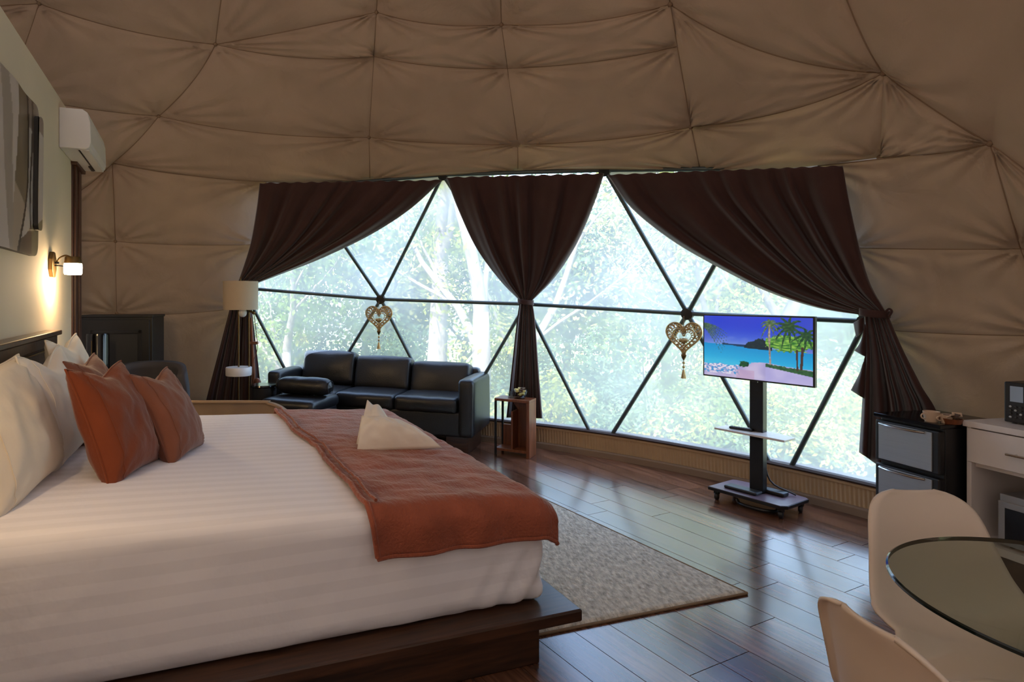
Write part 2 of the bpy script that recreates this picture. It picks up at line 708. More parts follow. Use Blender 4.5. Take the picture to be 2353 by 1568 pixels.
M['leaf3'] = leaf_mat('leaf_blue_green', (42, 66, 52), (108, 134, 96))
M['leaf4'] = leaf_mat('leaf_pale', (96, 108, 58), (190, 188, 122))
M['grass'] = mat('meadow', (140, 150, 96), 0.95, 0, 0.25, 2)
M['stone'] = mat('pale_stone', (214, 208, 198), 0.9, 0, 0.12, 3, 0.4, 12)
M['print'] = col_mat('printed_art', 0.3)
M['screen'] = col_mat('lit_screen', 0.3, 0.30)
M['paper'] = mat('grey_blue_display', (150, 168, 190), 0.3, 0, 0.02)
M['snack'] = mat('wrapped_snack', (206, 186, 110), 0.4, 0, 0.2, 20)
M['snack2'] = mat('dark_snack', (84, 62, 46), 0.5, 0, 0.2, 20)
M['cord'] = mat('brown_cord', (110, 80, 58), 0.7)
M['subfloor'] = mat('subfloor', (40, 28, 22), 0.9)
M['pod'] = mat('cream_ceramic', (196, 170, 146), 0.35, 0, 0.05)

# ================================================================== STRUCTURE
# ---- floor: laminate planks on a round subfloor
pd = Vector((-0.4586, 0.8886, 0))          # plank direction
pn = Vector((0.8886, 0.4586, 0))
RF = 5.40
floor = struct(MB().prism([(DC.x + RF * math.cos(2 * PI * k / 96), DC.y + RF * math.sin(2 * PI * k / 96)) for k in range(96)], -0.10, -0.013)
               .build('floor', M['subfloor'], smooth=False))


def clip_circle(poly, R, n=72):
    out = poly
    for k in range(n):
        a = 2 * PI * (k + 0.5) / n
        nx, ny = math.cos(a), math.sin(a)
        res = []
        for i in range(len(out)):
            p, q = out[i], out[(i + 1) % len(out)]
            dp = (p[0] - DC.x) * nx + (p[1] - DC.y) * ny - R
            dq = (q[0] - DC.x) * nx + (q[1] - DC.y) * ny - R
            if dp <= 0:
                res.append(p)
            if dp * dq < 0:
                t = dp / (dp - dq)
                res.append((p[0] + (q[0] - p[0]) * t, p[1] + (q[1] - p[1]) * t))
        out = res
        if len(out) < 3:
            return []
    return out


PW, PL = 0.185, 1.22
planks_vis, planks_rest = [], []
rnd = random.Random(3)
for r in range(-32, 33):
    off = rnd.random() * PL
    for k in range(-7, 8):
        a0, a1 = k * PL + off, (k + 1) * PL + off
        b0, b1 = r * PW, (r + 1) * PW
        base = Vector((DC.x, DC.y, 0))
        c = base + pd * ((a0 + a1) / 2) + pn * ((b0 + b1) / 2)
        g = 0.0018
        loc = [(-PL / 2 + g, -PW / 2 + g), (PL / 2 - g, -PW / 2 + g), (PL / 2 - g, PW / 2 - g), (-PL / 2 + g, PW / 2 - g)]
        wpts = [c + pd * x + pn * y for x, y in loc]
        cl = clip_circle([(p.x, p.y) for p in wpts], RF)
        if len(cl) < 3:
            continue
        full = all(math.hypot(p.x - DC.x, p.y - DC.y) < RF * 0.99 for p in wpts)
        u = v = None
        best = 1e9
        vis = False
        for p in wpts + [c]:
            if p.y > 0.3:
                u = CX + F * p.x / p.y
                v = YH + F * HC / p.y
                if -60 < u < 2420 and v < 1660:
                    vis = True
        # out of sight under the bed / behind the partition
        if c.x < -1.9:
            vis = False
        (planks_vis if vis else planks_rest).append((c, cl, full))
planks_vis.sort(key=lambda t: (t[0] - Vector((0, 0, 0))).length)
planks_rest += planks_vis[295:]
planks_vis = planks_vis[:295]
rotp = math.atan2(pd.y, pd.x)
plank_me = MB().bx(-PL / 2 + .0018, PL / 2 - .0018, -PW / 2 + .0018, PW / 2 - .0018, -0.013, 0.0).mesh('plank', False)
plank_me.materials.append(M['plank'])
for c, cl, full in planks_vis:
    if full:
        o = bpy.data.objects.new('plank', plank_me)
    else:
        loc = [((p[0] - c.x) * pd.x + (p[1] - c.y) * pd.y, -((p[0] - c.x) * pn.x + (p[1] - c.y) * pn.y)) for p in cl]
        area = sum(loc[i][0] * loc[(i + 1) % len(loc)][1] - loc[(i + 1) % len(loc)][0] * loc[i][1] for i in range(len(loc)))
        if area < 0:
            loc = loc[::-1]
        me = MB().prism(loc, -0.013, 0.0).mesh('plank', False)
        me.materials.append(M['plank'])
        o = bpy.data.objects.new('plank', me)
    COL.objects.link(o)
    o.parent = floor
    o.location = (c.x, c.y, 0)
    o.rotation_euler = (0, 0, rotp)
mb = MB()
for c, cl, full in planks_rest:
    a = sum(cl[i][0] * cl[(i + 1) % len(cl)][1] - cl[(i + 1) % len(cl)][0] * cl[i][1] for i in range(len(cl)))
    mb.prism(cl if a > 0 else cl[::-1], -0.013, 0.0)
mb.build('remaining_planks', M['plank'], floor, smooth=False, kind='stuff')

# ---- dome cover (outer skin) with the window opening cut out
WIN = [(575, 432), (800, 424), (1010, 404), (1200, 398), (1400, 390), (1600, 400), (1925, 388), (1990, 560), (2040, 720), (2140, 960), (2200, 1140),
       (2200, 1400), (500, 1400), (490, 930), (548, 690)]


def inside(poly, x, y):
    c = False
    n = len(poly)
    for i in range(n):
        x0, y0 = poly[i]
        x1, y1 = poly[(i + 1) % n]
        if (y0 > y) != (y1 > y) and x < (x1 - x0) * (y - y0) / (y1 - y0) + x0:
            c = not c
    return c


mb = MB()
NA, NE = 180, 50
RS = DR + 0.14
zs = [0.0, 0.115, 0.23] + [RS * math.sin(PI / 2 * (0.03 + 0.97 * i / NE)) for i in range(NE + 1)]
vid = {}
for j, z in enumerate(zs):
    rr = math.sqrt(max(RS * RS - z * z, 1e-9))
    for i in range(NA):
        a = 2 * PI * i / NA
        vid[i, j] = len(mb.v)
        mb.v.append((DC.x + rr * math.cos(a), DC.y + rr * math.sin(a), z))
for j in range(len(zs) - 1):
    for i in range(NA):
        q = [vid[i, j], vid[(i + 1) % NA, j], vid[(i + 1) % NA, j + 1], vid[i, j + 1]]
        c = sum((Vector(mb.v[k]) for k in q), Vector()) / 4
        if c.y > 0.2 and c.z > 0.232:
            if inside(WIN, CX + F * c.x / c.y, YH - F * (c.z - HC) / c.y):
                continue
        mb.f.append(tuple(q[::-1]))
ceiling = struct(mb.build('ceiling', M['shell']))

# ---- liner cloth: panels tied to the dome frame at the knots, hanging in between
ND = dict(T0=(-240, -330), T1=(560, -300), T2=(880, -330), T3=(1140, -340), T4=(1500, -340), T5=(1905, -110), T6=(2760, -260),
          C0=(90, 8), Cm=(-240, -60), C1=(495, 102), C2=(865, 28), C3=(1152, 57), C4=(1540, 10), C5=(2030, 168),
          M2=(859, 130), M3=(1166, 157), M4=(1556.5, 107),
          B0=(20, 215), B1=(365, 267), B2=(848, 316), B3=(1190, 332), B4=(1588, 292),
          A0=(40, 505), A1=(258, 375), A2=(850, 419), A3=(1190, 396), A4=(1610, 397), A5=(2022, 362), A6=(2275, 330), A7=(2500, 500),
          AL=(612, 417), AR=(1880, 381),
          D0=(40, 553), D1=(265, 555), D2=(596, 562), D5=(1950, 569), D6=(2345, 572), D7=(2620, 590),
          E0=(40, 722), E1=(268, 720), E2=(566, 706), E5=(2020, 757), E6=(2420, 772), E7=(2750, 800),
          F0=(40, 985), F1=(262, 985), F2=(515, 960), F5=(2105, 1010), F6=(2500, 1030), F7=(2860, 1060),
          G5=(2150, 1230), G6=(2600, 1290), TL=(-1100, -260), CL=(-800, 60), BL=(-600, 250), T7=(4200, -150), A8=(3700, 560), D8=(3700, 660), E8=(3700, 860))
SEAM = {}


def seam_mid(a, b, m):
    SEAM[a, b] = m
    SEAM[b, a] = m


seam_mid('C0', 'C1', (285, 68)); seam_mid('C1', 'C2', (690, 66)); seam_mid('C2', 'C3', (1000, 56)); seam_mid('C3', 'C4', (1350, 50))
seam_mid('C4', 'C5', (1765, 122)); seam_mid('C1', 'M2', (680, 132)); seam_mid('M2', 'M3', (1010, 153)); seam_mid('M3', 'M4', (1365, 142))
seam_mid('B1', 'B2', (600, 306)); seam_mid('B2', 'B3', (1020, 330)); seam_mid('B3', 'B4', (1400, 321)); seam_mid('B4', 'C5', (1825, 250))
seam_mid('B0', 'B1', (190, 248)); seam_mid('C1', 'B1', (440, 190)); seam_mid('B1', 'A1', (315, 325)); seam_mid('A0', 'A1', (160, 455))
seam_mid('A1', 'A2', (545, 414)); seam_mid('A1', 'AL', (420, 402)); seam_mid('A2', 'A3', (1018, 402)); seam_mid('A3', 'A4', (1395, 388))
seam_mid('A4', 'A5', (1800, 388)); seam_mid('AR', 'A6', (2050, 362)); seam_mid('C5', 'A7', (2262, 318)); seam_mid('A5', 'A6', (2160, 352))
seam_mid('C5', 'A6', (2155, 258)); seam_mid('C1', 'T1', (520, -80)); seam_mid('D1', 'D2', (420, 563)); seam_mid('E1', 'E2', (400, 722))
seam_mid('T5', 'C5', (1975, 70)); seam_mid('A1', 'D1', (262, 465)); seam_mid('A6', 'A7', (2370, 402)); seam_mid('D5', 'D6', (2150, 573))
seam_mid('E5', 'E6', (2200, 768))


VIA = {('C5', 'A7'): 'A6'}      # seams that run through a further knot


def seam_at(a, b, t):
    via = VIA.get((a, b)) or VIA.get((b, a))
    if via:
        return seam_at(a, via, t * 2) if t < 0.5 else seam_at(via, b, t * 2 - 1)
    pa, pb = ND[a], ND[b]
    m = SEAM.get((a, b))
    if m is None:
        return (pa[0] + (pb[0] - pa[0]) * t, pa[1] + (pb[1] - pa[1]) * t)
    cx_, cy_ = 2 * m[0] - (pa[0] + pb[0]) / 2, 2 * m[1] - (pa[1] + pb[1]) / 2
    k0, k1, k2 = (1 - t) ** 2, 2 * t * (1 - t), t * t
    return (k0 * pa[0] + k1 * cx_ + k2 * pb[0], k0 * pa[1] + k1 * cy_ + k2 * pb[1])


def edge_dr(a, b, t):
    if (a, b) in VIA or (b, a) in VIA:
        return seam_dr(t * 2 if t < 0.5 else t * 2 - 1)
    return seam_dr(t)


def seam_dr(t):
    t = min(max(t, 0.0), 1.0)
    return -0.07 * (4 * t * (1 - t)) ** 0.8


def panel(a, b, c, d, depth=0.15, n=44, seed=0):
    """a b / d c : top-left, top-right, bottom-right, bottom-left"""
    rd = random.Random(hash((a, b, c, d)) % 1000 if False else sum(map(ord, a + b + c + d)) + seed)
    ph = [rd.random() * 6.28 for _ in range(8)]

    def e(p, q, t):
        return np.array(ND[p]) if p == q else np.array(seam_at(p, q, t))

    def fn(x, y):
        top, bot, lef, rig = e(a, b, x), e(d, c, x), e(a, d, y), e(b, c, y)
        A, B, C_, D = (np.array(ND[k]) for k in (a, b, c, d))
        px = (1 - y) * top + y * bot + (1 - x) * lef + x * rig - ((1 - x) * (1 - y) * A + x * (1 - y) * B + x * y * C_ + (1 - x) * y * D)
        bx_, by_ = max(4 * x * (1 - x), 0), max(4 * y * (1 - y), 0)
        k1, k2 = abs(2 * y - 1) ** 1.5, abs(2 * x - 1) ** 1.5
        edge = edge_dr(*((a, b) if y < 0.5 else (d, c)), x) * k1 + edge_dr(*((a, d) if x < 0.5 else (b, c)), y) * k2
        dr = edge - depth * (bx_ ** 0.7) * (by_ ** 0.7)
        # folds fanning out of the knots
        for i, (qx, qy) in enumerate(((0, 0), (1, 0), (1, 1), (0, 1))):
            dx, dy = abs(x - qx), abs(y - qy)
            rr = math.hypot(dx, dy)
            if rr > 1e-4:
                an = math.atan2(dy, dx)
                fade = math.exp(-rr * 4.2) * min(1, rr * 9) * min(1, 6 * min(dx, dy) / max(rr, 1e-4))
                dr += 0.032 * fade * math.sin(an * (12 + 2 * (i % 2)) + ph[i])
        # hanging creases below the upper seam
        dr += 0.014 * by_ * math.exp(-y * 4.0) * math.sin(x * 40 + ph[4] + 2.5 * math.sin(x * 9 + ph[5])) * min(1, y * 10)
        return dome(px[0], px[1], dr)
    return MB().grid(fn, n, n).build('fabric_panel', M['canvas'], ceiling, angle=180)


PANELS = [('TL', 'T0', 'C0', 'CL'), ('CL', 'C0', 'B0', 'BL'), ('T6', 'T7', 'A8', 'A7'), ('A7', 'A8', 'D8', 'D7'), ('D7', 'D8', 'E8', 'E7'), ('T0', 'T1', 'C1', 'C0'), ('T1', 'T2', 'C2', 'C1'), ('T2', 'T3', 'C3', 'C2'), ('T3', 'T4', 'C4', 'C3'), ('T4', 'T5', 'C5', 'C4'),
          ('C0', 'C1', 'B1', 'B0'), ('C1', 'C2', 'M2', 'M2'), ('C1', 'M2', 'B2', 'B1'), ('C2', 'C3', 'M3', 'M2'), ('C3', 'C4', 'M4', 'M3'),
          ('M2', 'M3', 'B3', 'B2'), ('M3', 'M4', 'B4', 'B3'), ('C4', 'C5', 'B4', 'B4'), ('B0', 'B1', 'A1', 'A0'), ('B1', 'B2', 'A2', 'A1'),
          ('B2', 'B3', 'A3', 'A2'), ('B3', 'B4', 'A4', 'A3'), ('B4', 'C5', 'A5', 'A4'), ('C5', 'A6', 'A5', 'A5'),
          ('AR', 'A6', 'D6', 'D5'), ('D5', 'D6', 'E6', 'E5'), ('E5', 'E6', 'F6', 'F5'), ('F5', 'F6', 'G6', 'G5'),
          ('T5', 'T6', 'A7', 'C5'), ('A6', 'A7', 'D7', 'D6'), ('D6', 'D7', 'E7', 'E6'), ('E6', 'E7', 'F7', 'F6'),
          ('A0', 'A1', 'D1', 'D0'), ('A1', 'AL', 'D2', 'D1'), ('D0', 'D1', 'E1', 'E0'), ('D1', 'D2', 'E2', 'E1'), ('E0', 'E1', 'F1', 'F0'), ('E1', 'E2', 'F2', 'F1')]
done = set()
EDGE_ONLY = {('A2', 'A3'), ('A3', 'A4')}
for P in PANELS:
    flat = 0.07 if P[0] in ('AR', 'D5', 'E5', 'F5', 'D6', 'E6') else 0.09
    panel(*P, depth=flat)
    for i in range(4):
        a, b = P[i], P[(i + 1) % 4]
        key = tuple(sorted((a, b)))
        if a == b or key in done or ('G' in key[0] + key[1]) or key in (('A5', 'C5'), ('A4', 'A5')):
            continue
        done.add(key)
        thin = 0.0028 if 'M' in a + b or key[0][0] in 'DE' else 0.0042
        pts = []
        for k in range(25):
            t = k / 24
            q = seam_at(a, b, t)
            pts.append(dome(q[0], q[1], edge_dr(a, b, t) - 0.002))
        MB().tube(pts, thin, 6).build('seam', M['seam'], ceiling)
for k in ('C0', 'C1', 'C2', 'C3', 'C4', 'C5', 'B1', 'B2', 'B3', 'B4', 'A1', 'A5', 'A6', 'D1', 'E1'):
    p = dome(*ND[k], -0.012)
    MB().ball(p, 0.017, 8).build('tie_knot', M['seam'], ceiling)

# ---- window: steel tube triangles with clear vinyl panes
WN = dict(T0=(700, 430), T1=(1018, 402), T2=(1390, 391), T3=(1765, 387), T4=(2000, 375), N0=(558, 662), N1=(875, 688), N2=(1208, 699), N3=(1580, 721), N4=(1990, 739),
          B0=(711, 958), B1=(1034, 999), B2=(1380, 1041), B3=(1797, 1114), B4=(2180, 1215), U0=(700, 330), U1=(1018, 330), U2=(1390, 320), U3=(1765, 320), Bm=(430, 930))
WP = {k: dome(*p, -0.02) for k, p in WN.items()}
window = bpy.data.objects.new('window_1', None)
COL.objects.link(window)
window['kind'] = 'structure'
PANES = [('T0', 'T1', 'N1'), ('T1', 'N2', 'N1'), ('T1', 'T2', 'N2'), ('T2', 'N3', 'N2'), ('T2', 'T3', 'N3'), ('T3', 'N4', 'N3'), ('T0', 'N1', 'N0'),
         ('N0', 'N1', 'B0'), ('N0', 'B0', 'Bm'), ('N1', 'B1', 'B0'), ('N1', 'N2', 'B1'), ('N2', 'B2', 'B1'), ('N2', 'N3', 'B2'), ('N3', 'B3', 'B2'), ('N3', 'N4', 'B3'), ('N4', 'B4', 'B3'),
         ('U0', 'U1', 'T1', 'T0'), ('U1', 'U2', 'T2', 'T1'), ('U2', 'U3', 'T3', 'T2')]
for P in PANES:
    pts = []
    for k in P:
        p = WP[k] + (WP[k] - DC).normalized() * 0.035
        pts.append(p)
    MB().add(pts, [tuple(range(len(pts)))]).build('pane', M['vinyl'], window, smooth=False)
BARS = [('N0', 'N1'), ('N1', 'N2'), ('N2', 'N3'), ('N3', 'N4'), ('T0', 'T1'), ('T1', 'T2'), ('T2', 'T3'), ('N0', 'B0'), ('N1', 'B0'), ('N1', 'B1'), ('N2', 'B1'), ('N2', 'B2'),
        ('N3', 'B2'), ('N3', 'B3'), ('N4', 'B3'), ('N4', 'B4'), ('N1', 'T0'), ('N1', 'T1'), ('N2', 'T1'), ('N2', 'T2'), ('N3', 'T2'), ('N3', 'T3'), ('N4', 'T3'), ('N0', 'T0')]
for a, b in BARS:
    pa_, pb_ = WP[a], WP[b]
    if pb_.z < 0.24:
        pb_ = pa_.lerp(pb_, (pa_.z - 0.235) / (pa_.z - pb_.z))
    MB().tube([pa_, pb_], 0.0185, 10).build('frame_bar', M['steel'], window)
for k in ('N0', 'N1', 'N2', 'N3', 'N4', 'T0', 'T1', 'T2', 'T3'):
    n_ = (WP[k] - DC).normalized()
    MB().lathe([(0.028, -0.028), (0.05, -0.022), (0.052, 0.012), (0.02, 0.02)], WP[k], 14, n_).build('frame_hub', M['hub'], window)

# ---- skirt under the window: ribbed band, plain base strip, dark sill
A0_, A1_ = math.radians(-10), math.radians(118)


def band(z0, z1, r0, r1, ribs=0, amp=0.0, nz=2, n=None):
    n = n or 200

    def fn(x, y):
        a = A0_ + (A1_ - A0_) * x
        r = r0 + (r1 - r0) * y
        if ribs:
            r -= amp * (0.5 + 0.5 * math.sin(2 * PI * ribs * x))
        return Vector((DC.x + r * math.cos(a), DC.y + r * math.sin(a), z0 + (z1 - z0) * y))
    return MB().grid(fn, n, nz)


base_b = struct(band(0.055, 0.232, 5.365, 5.352, 420, 0.004, 1, 3360).build('baseboard_window', M['skirt'], angle=180))
m_ = MB()
SEC = [(5.40, 0.0), (5.335, 0.0), (5.335, 0.05), (5.342, 0.062), (5.40, 0.062)]
NB = 160


def ringband(sec, mat_, name, parent=None):
    mb_ = MB()

    def fn(x, y):
        k = min(int(round(y * (len(sec) - 1))), len(sec) - 1)
        a = A0_ + (A1_ - A0_) * x
        return Vector((DC.x + sec[k][0] * math.cos(a), DC.y + sec[k][0] * math.sin(a), sec[k][1]))
    return mb_.grid(fn, NB, len(sec) - 1).build(name, mat_, parent, angle=30)


ringband(SEC, M['skirtbase'], 'base_strip', base_b)
ringband([(5.43, 0.225), (5.330, 0.222), (5.322, 0.236), (5.335, 0.25), (5.43, 0.252)], M['sill'], 'sill', base_b)
ringband([(5.365, 0.198), (5.340, 0.2), (5.338, 0.224), (5.365, 0.226)], M['skirt'], 'top_binding', base_b)

# ---- partition wall behind the bed
d1 = Vector((-0.3446, 0.9388, 0))       # along the wall, away
d2 = Vector((0.9388, 0.3446, 0))        # out from the wall, towards the window side
FOOT = Vector((0.552, 2.534, 0))        # near foot corner of the mattress on plan


def bed(s, w, z=0.0):
    """s metres from the foot towards the head, w metres across, away from the camera"""
    return FOOT - d2 * s + d1 * w + Vector((0, 0, z))


WL = 2.27
RZ = math.atan2(d2.y, d2.x)             # local x = d2, local y = d1
WO = bed(WL, 0)
wall = bpy.data.objects.new('wall_left', None)
COL.objects.link(wall)
wall.location = WO
wall.rotation_euler = (0, 0, RZ)
wall['kind'] = 'structure'
MB().bx(-0.12, 0, -1.2, 3.61, 0, 2.95).build('plaster_face', M['wallpaint'], wall, smooth=False, bevel=0.004)
post = MB().bx(-0.14, 0.012, 3.26, 3.63, 0, 2.60).build('trim_1', M['trimwood'], None, smooth=False, bevel=0.006)
post.location = WO
post.rotation_euler = (0, 0, RZ)
struct(post)
MB().bx(0.012, 0.026, 3.30, 3.36, 0, 2.56).bx(0.012, 0.022, 3.50, 3.60, 0, 2.56).build('moulding', M['trimwood'], post, smooth=False, bevel=0.003)
MB().bx(-0.15, 0.045, 3.24, 3.66, 2.56, 2.62).build('cap', M['trimwood'], post, smooth=False, bevel=0.006)
#@@OBJECTS
# ================================================================== OBJECTS
# ---- bed frame
BW, BLEN = 2.16, 2.05


def ztop(s):
    return 0.65 + 0.058 * s


bf = thing('platform_bed', 'dark walnut platform bed with panelled headboard against the cream wall', 'bed', bed(0, 0), RZ)
# local x towards the foot (negative = head), y across
MB().bx(-2.12, -0.04, -0.015, BW + .015, 0, 0.195).build('plinth', M['walnut'], bf, smooth=False, bevel=0.006)
MB().bx(-2.18, 0.105, -0.105, 0.20, 0.19, 0.24).build('side_rail', M['walnut'], bf, smooth=False, bevel=0.008)
MB().bx(-2.18, 0.105, BW - .20, BW + .105, 0.19, 0.24).build('side_rail', M['walnut'], bf, smooth=False, bevel=0.008)
MB().bx(-0.30, 0.105, 0.20, BW - .20, 0.19, 0.2395).build('foot_rail', M['walnut'], bf, smooth=False, bevel=0.008)
hbp = MB().bx(-2.25, -2.215, -0.06, 2.24, 0.15, 1.22).build('headboard', M['walnut'], bf, smooth=False, bevel=0.006)
MB().bx(-2.262, -2.165, -0.10, 2.29, 1.27, 1.30).build('top_cap', M['walnut'], hbp, smooth=False, bevel=0.006)
MB().bx(-2.26, -2.19, -0.08, 2.27, 1.20, 1.272).build('top_rail', M['walnut'], hbp, smooth=False, bevel=0.01)
MB().bx(-2.222, -2.207, -0.06, 2.22, 1.178, 1.19).build('bead_moulding', M['brass'], hbp, smooth=False, bevel=0.003)
MB().bx(-2.26, -2.19, 2.20, 2.28, 0.0, 1.27).build('stile', M['walnut'], hbp, smooth=False, bevel=0.006)
MB().bx(-2.26, -2.19, -0.09, -0.01, 0.0, 1.27).build('stile', M['walnut'], hbp, smooth=False, bevel=0.006)


# ---- mattress in a striped sheet
def sheet_fn(p):
    # local box centre at (-BLEN/2, BW/2, .445)
    x, y, z = p.x - BLEN / 2, p.y + BW / 2, p.z
    s = -x
    k = (z + 0.205) / 0.41
    p = p.copy()
    p.z += 0.058 * s * k
    dn = min(y, BW - y)
    p.z += 0.012 * k * noise.noise(Vector((x * 1.6, y * 1.6, 1.0))) if k > 0.9 else 0
    if k > 0.95:
        p.z += 0.012 * min(1, dn * 3) * min(1, s * 3)
    # creases gathered towards the tucked foot corners
    for yc in (0.0, BW):
        d = math.hypot((x + 0.02) * 1.0, (y - yc))
        if d < 0.75 and k < 0.97:
            g = math.exp(-((x + 0.03) / 0.30) ** 2) * (1 - k) ** 0.5
            cr = math.sin((-x * 1.5 + k * 0.42) * 34 + (0 if yc == 0 else 2))
            p.y += (0.011 * g * cr) * (-1 if yc == 0 else 1)
            p.x += 0.006 * g * cr
    # gentle looseness along the sides
    if k < 0.9 and dn < 0.02:
        p.y += (0.008 * noise.noise(Vector((x * 3, z * 4, 7.0)))) * (1 if y < 1 else -1)
        if k < 0.15:
            p.z += 0.012 * noise.noise(Vector((x * 4, 3, y)))
    return p


mt = thing('mattress', 'thick mattress in a white striped sheet on the walnut platform bed', 'mattress', bed(0, 0), RZ)
MB().rbox((-BLEN / 2, BW / 2, 0.445), (BLEN, BW, 0.41), 0.055, (60, 40, 18), sheet_fn).build('fitted_sheet', M['sheet'], mt, angle=180)

# ---- rust throw across the foot of the bed
tb = thing('throw_blanket', 'rust orange ribbed throw spread across the foot of the bed', 'blanket', bed(0, 0), RZ)


def fold(a, r):
    if a >= 0:
        return a, 0.0
    th = -a / r
    if th < PI / 2:
        return -r * math.sin(th), -(r - r * math.cos(th))
    return -r, -r - (-a - r * PI / 2)


def throw_pt(x, y, lift=0.0, hang=None):
    # x: 0 foot .. 1 head side ; y: 0 near hem .. 1 far hem
    wv = -0.14 - 0.035 * x + (BW + 0.34) * y
    back = 0.74 + 0.10 * y + 0.012 * math.sin(y * 11) + 0.008 * math.sin(y * 23)
    s = -0.045 + (back + 0.045) * x
    r = 0.085
    hs, dz1 = fold(s - 0.05, r)
    s2 = hs + 0.05
    if wv < BW / 2:
        hw, dz2 = fold(wv - 0.05, r)
        w2 = hw + 0.05
    else:
        hw, dz2 = fold(BW - 0.05 - wv, r)
        w2 = BW - 0.05 - hw
    z = ztop(max(s2, 0)) + 0.022 + max(dz1 + dz2, -0.17 if dz2 > -0.001 else -0.30) + lift
    top = 1.0 if dz1 + dz2 > -0.02 else 0.3
    z += top * (0.009 * noise.noise(Vector((s * 5, wv * 9, 2))) + 0.006 * noise.noise(Vector((s * 14, wv * 22, 5))) + 0.004)
    out = 0.0
    if dz2 < -0.05:
        out = 0.008 * math.sin(s * 26) + 0.006 * noise.noise(Vector((s * 9, 1, 3)))
    if dz1 < -0.03:
        s2 -= 0.012
    return Vector((-s2, w2 - out * (1 if wv < 1 else -1), z))


MB().grid(lambda x, y: throw_pt(x, y), 60, 130).build('throw_cloth', M['throw'], tb, angle=180, solid=0.012)
hem = [throw_pt(1.0, y / 100, 0.006) for y in range(101)]
MB().tube(hem, 0.011, 8).build('hem', M['throw'], tb)
hem2 = [throw_pt(1.0, y / 100, 0.016) + Vector((0.035, 0, 0)) for y in range(8, 97)]
MB().tube(hem2, 0.007, 6).build('hem', M['throw'], tb)
hem3 = [throw_pt(x / 50, 0.0, 0.0) for x in range(51)]
MB().tube(hem3, 0.010, 8).build('hem', M['throw'], tb)


# ---- cushions
def cushion(name, label, cat, mat_, cs, cw, cz, wdt, hgt, thk, tilt, yaw, seed, group=None, roll=0.0, ear=0.10, sag=0.0):
    """upright cushion; centre of its lower edge at bed coordinates cs, cw, cz"""
    t = thing(name, label, cat, bed(cs, cw, cz), 0, group)
    t.rotation_euler = (0, 0, RZ + yaw)
    # local: x = facing (towards foot), y = across, z up
    R_ = Matrix.Rotation(-tilt, 3, 'Y') @ Matrix.Rotation(roll, 3, 'X')
    rd = random.Random(seed)
    of = rd.random() * 50

    def surf(sign):
        def fn(x, y):
            a, b = 2 * x - 1, 2 * y - 1
            ya = a * wdt / 2 * (1 - ear * (1 - b * b) * abs(a) ** 2)
            za = b * hgt / 2 * (1 - ear * (1 - a * a) * abs(b) ** 2)
            pr = max(1 - a * a, 0) ** 0.42 * max(1 - b * b, 0) ** 0.42
            th = thk / 2 * pr * (1 - 0.18 * b)
            nx = noise.noise(Vector((a * 2.2 + of, b * 2.2, 3 * sign)))
            n2 = noise.noise(Vector((a * 6 + of, b * 3.2, 3 * sign)))
            th += thk * 0.055 * pr * (nx + 0.6 * n2)
            # corner creases
            rr = math.hypot(1 - abs(a), 1 - abs(b))
            th += thk * 0.11 * math.exp(-rr * 2.6) * pr * math.sin(math.atan2(1 - abs(b), 1 - abs(a) + 1e-6) * 13 + of)
            # sunken middle of the top edge (a karate-chop dent)
            if sag:
                za -= sag * max(0, b) ** 1.5 * math.exp(-(a / 0.42) ** 2)
            p = R_ @ Vector((sign * th, ya, za + hgt / 2))
            return p
        return fn
    N_ = 34
    mb_ = MB().grid(surf(1), N_, N_)
    k = MB().grid(surf(-1), N_, N_)
    mb_.add(k.v, [f[::-1] for f in k.f])
    o = mb_.build('cover', mat_, t, angle=180)
    f1 = surf(1)
    ring = [f1(i / 40, 0) for i in range(40)] + [f1(1, i / 40) for i in range(40)] + [f1(1 - i / 40, 1) for i in range(40)] + [f1(0, 1 - i / 40) for i in range(41)]
    MB().tube(ring, 0.005, 6).build('piping', mat_, t)
    # sewn line of a flanged side
    ln = [f1(0.12, 0.03 + 0.94 * i / 30) + R_ @ Vector((0.002, 0, 0)) for i in range(31)]
    MB().tube(ln, 0.0014, 5).build('stitch_line', mat_, t)
    return t


cushion('bed_pillow', 'large cream pillow with a flange standing in front of the other white pillows', 'pillow', M['cream_linen'], 1.97, 0.52, 0.745, 0.74, 0.53, 0.24, 0.30, -0.10, 1, roll=0.02)
cushion('bed_pillow', 'white pillow leaning on the headboard between the cream pillow and the rust cushion', 'pillow', M['white_linen'], 1.92, 1.06, 0.745, 0.66, 0.53, 0.18, 0.24, -0.06, 2, sag=0.07)
cushion('bed_pillow', 'white pillow with two pointed corners behind the brown back cushion', 'pillow', M['white_linen'], 1.93, 1.62, 0.745, 0.66, 0.56, 0.18, 0.22, -0.05, 3, sag=0.05)
cushion('throw_cushion', 'bright rust velvet cushion leaning at the front of the pillows', 'cushion', M['rust'], 1.61, 0.72, 0.725, 0.48, 0.52, 0.20, 0.36, -0.32, 4, roll=-0.03, sag=0.04)
cushion('throw_cushion', 'dusty terracotta cushion nearest the foot of the bed', 'cushion', M['terra'], 1.40, 1.02, 0.715, 0.44, 0.47, 0.19, 0.42, -0.32, 5, roll=-0.03, sag=0.04)
cushion('throw_cushion', 'terracotta cushion half hidden behind the two front cushions', 'cushion', M['terra'], 1.76, 1.40, 0.725, 0.48, 0.50, 0.19, 0.36, -0.15, 6, sag=0.03)

# ---- folded white pillow on the throw
fp = thing('folded_pillow', 'white pillow folded into a peaked triangle on the rust throw', 'pillow')
bl = onz(820, 1039, 0.70)
br = onz(1016, 1034, 0.69)
ax = (br - bl)
fp.location = bl
fp.rotation_euler = (0, 0, math.atan2(ax.y, ax.x))
LX = ax.length


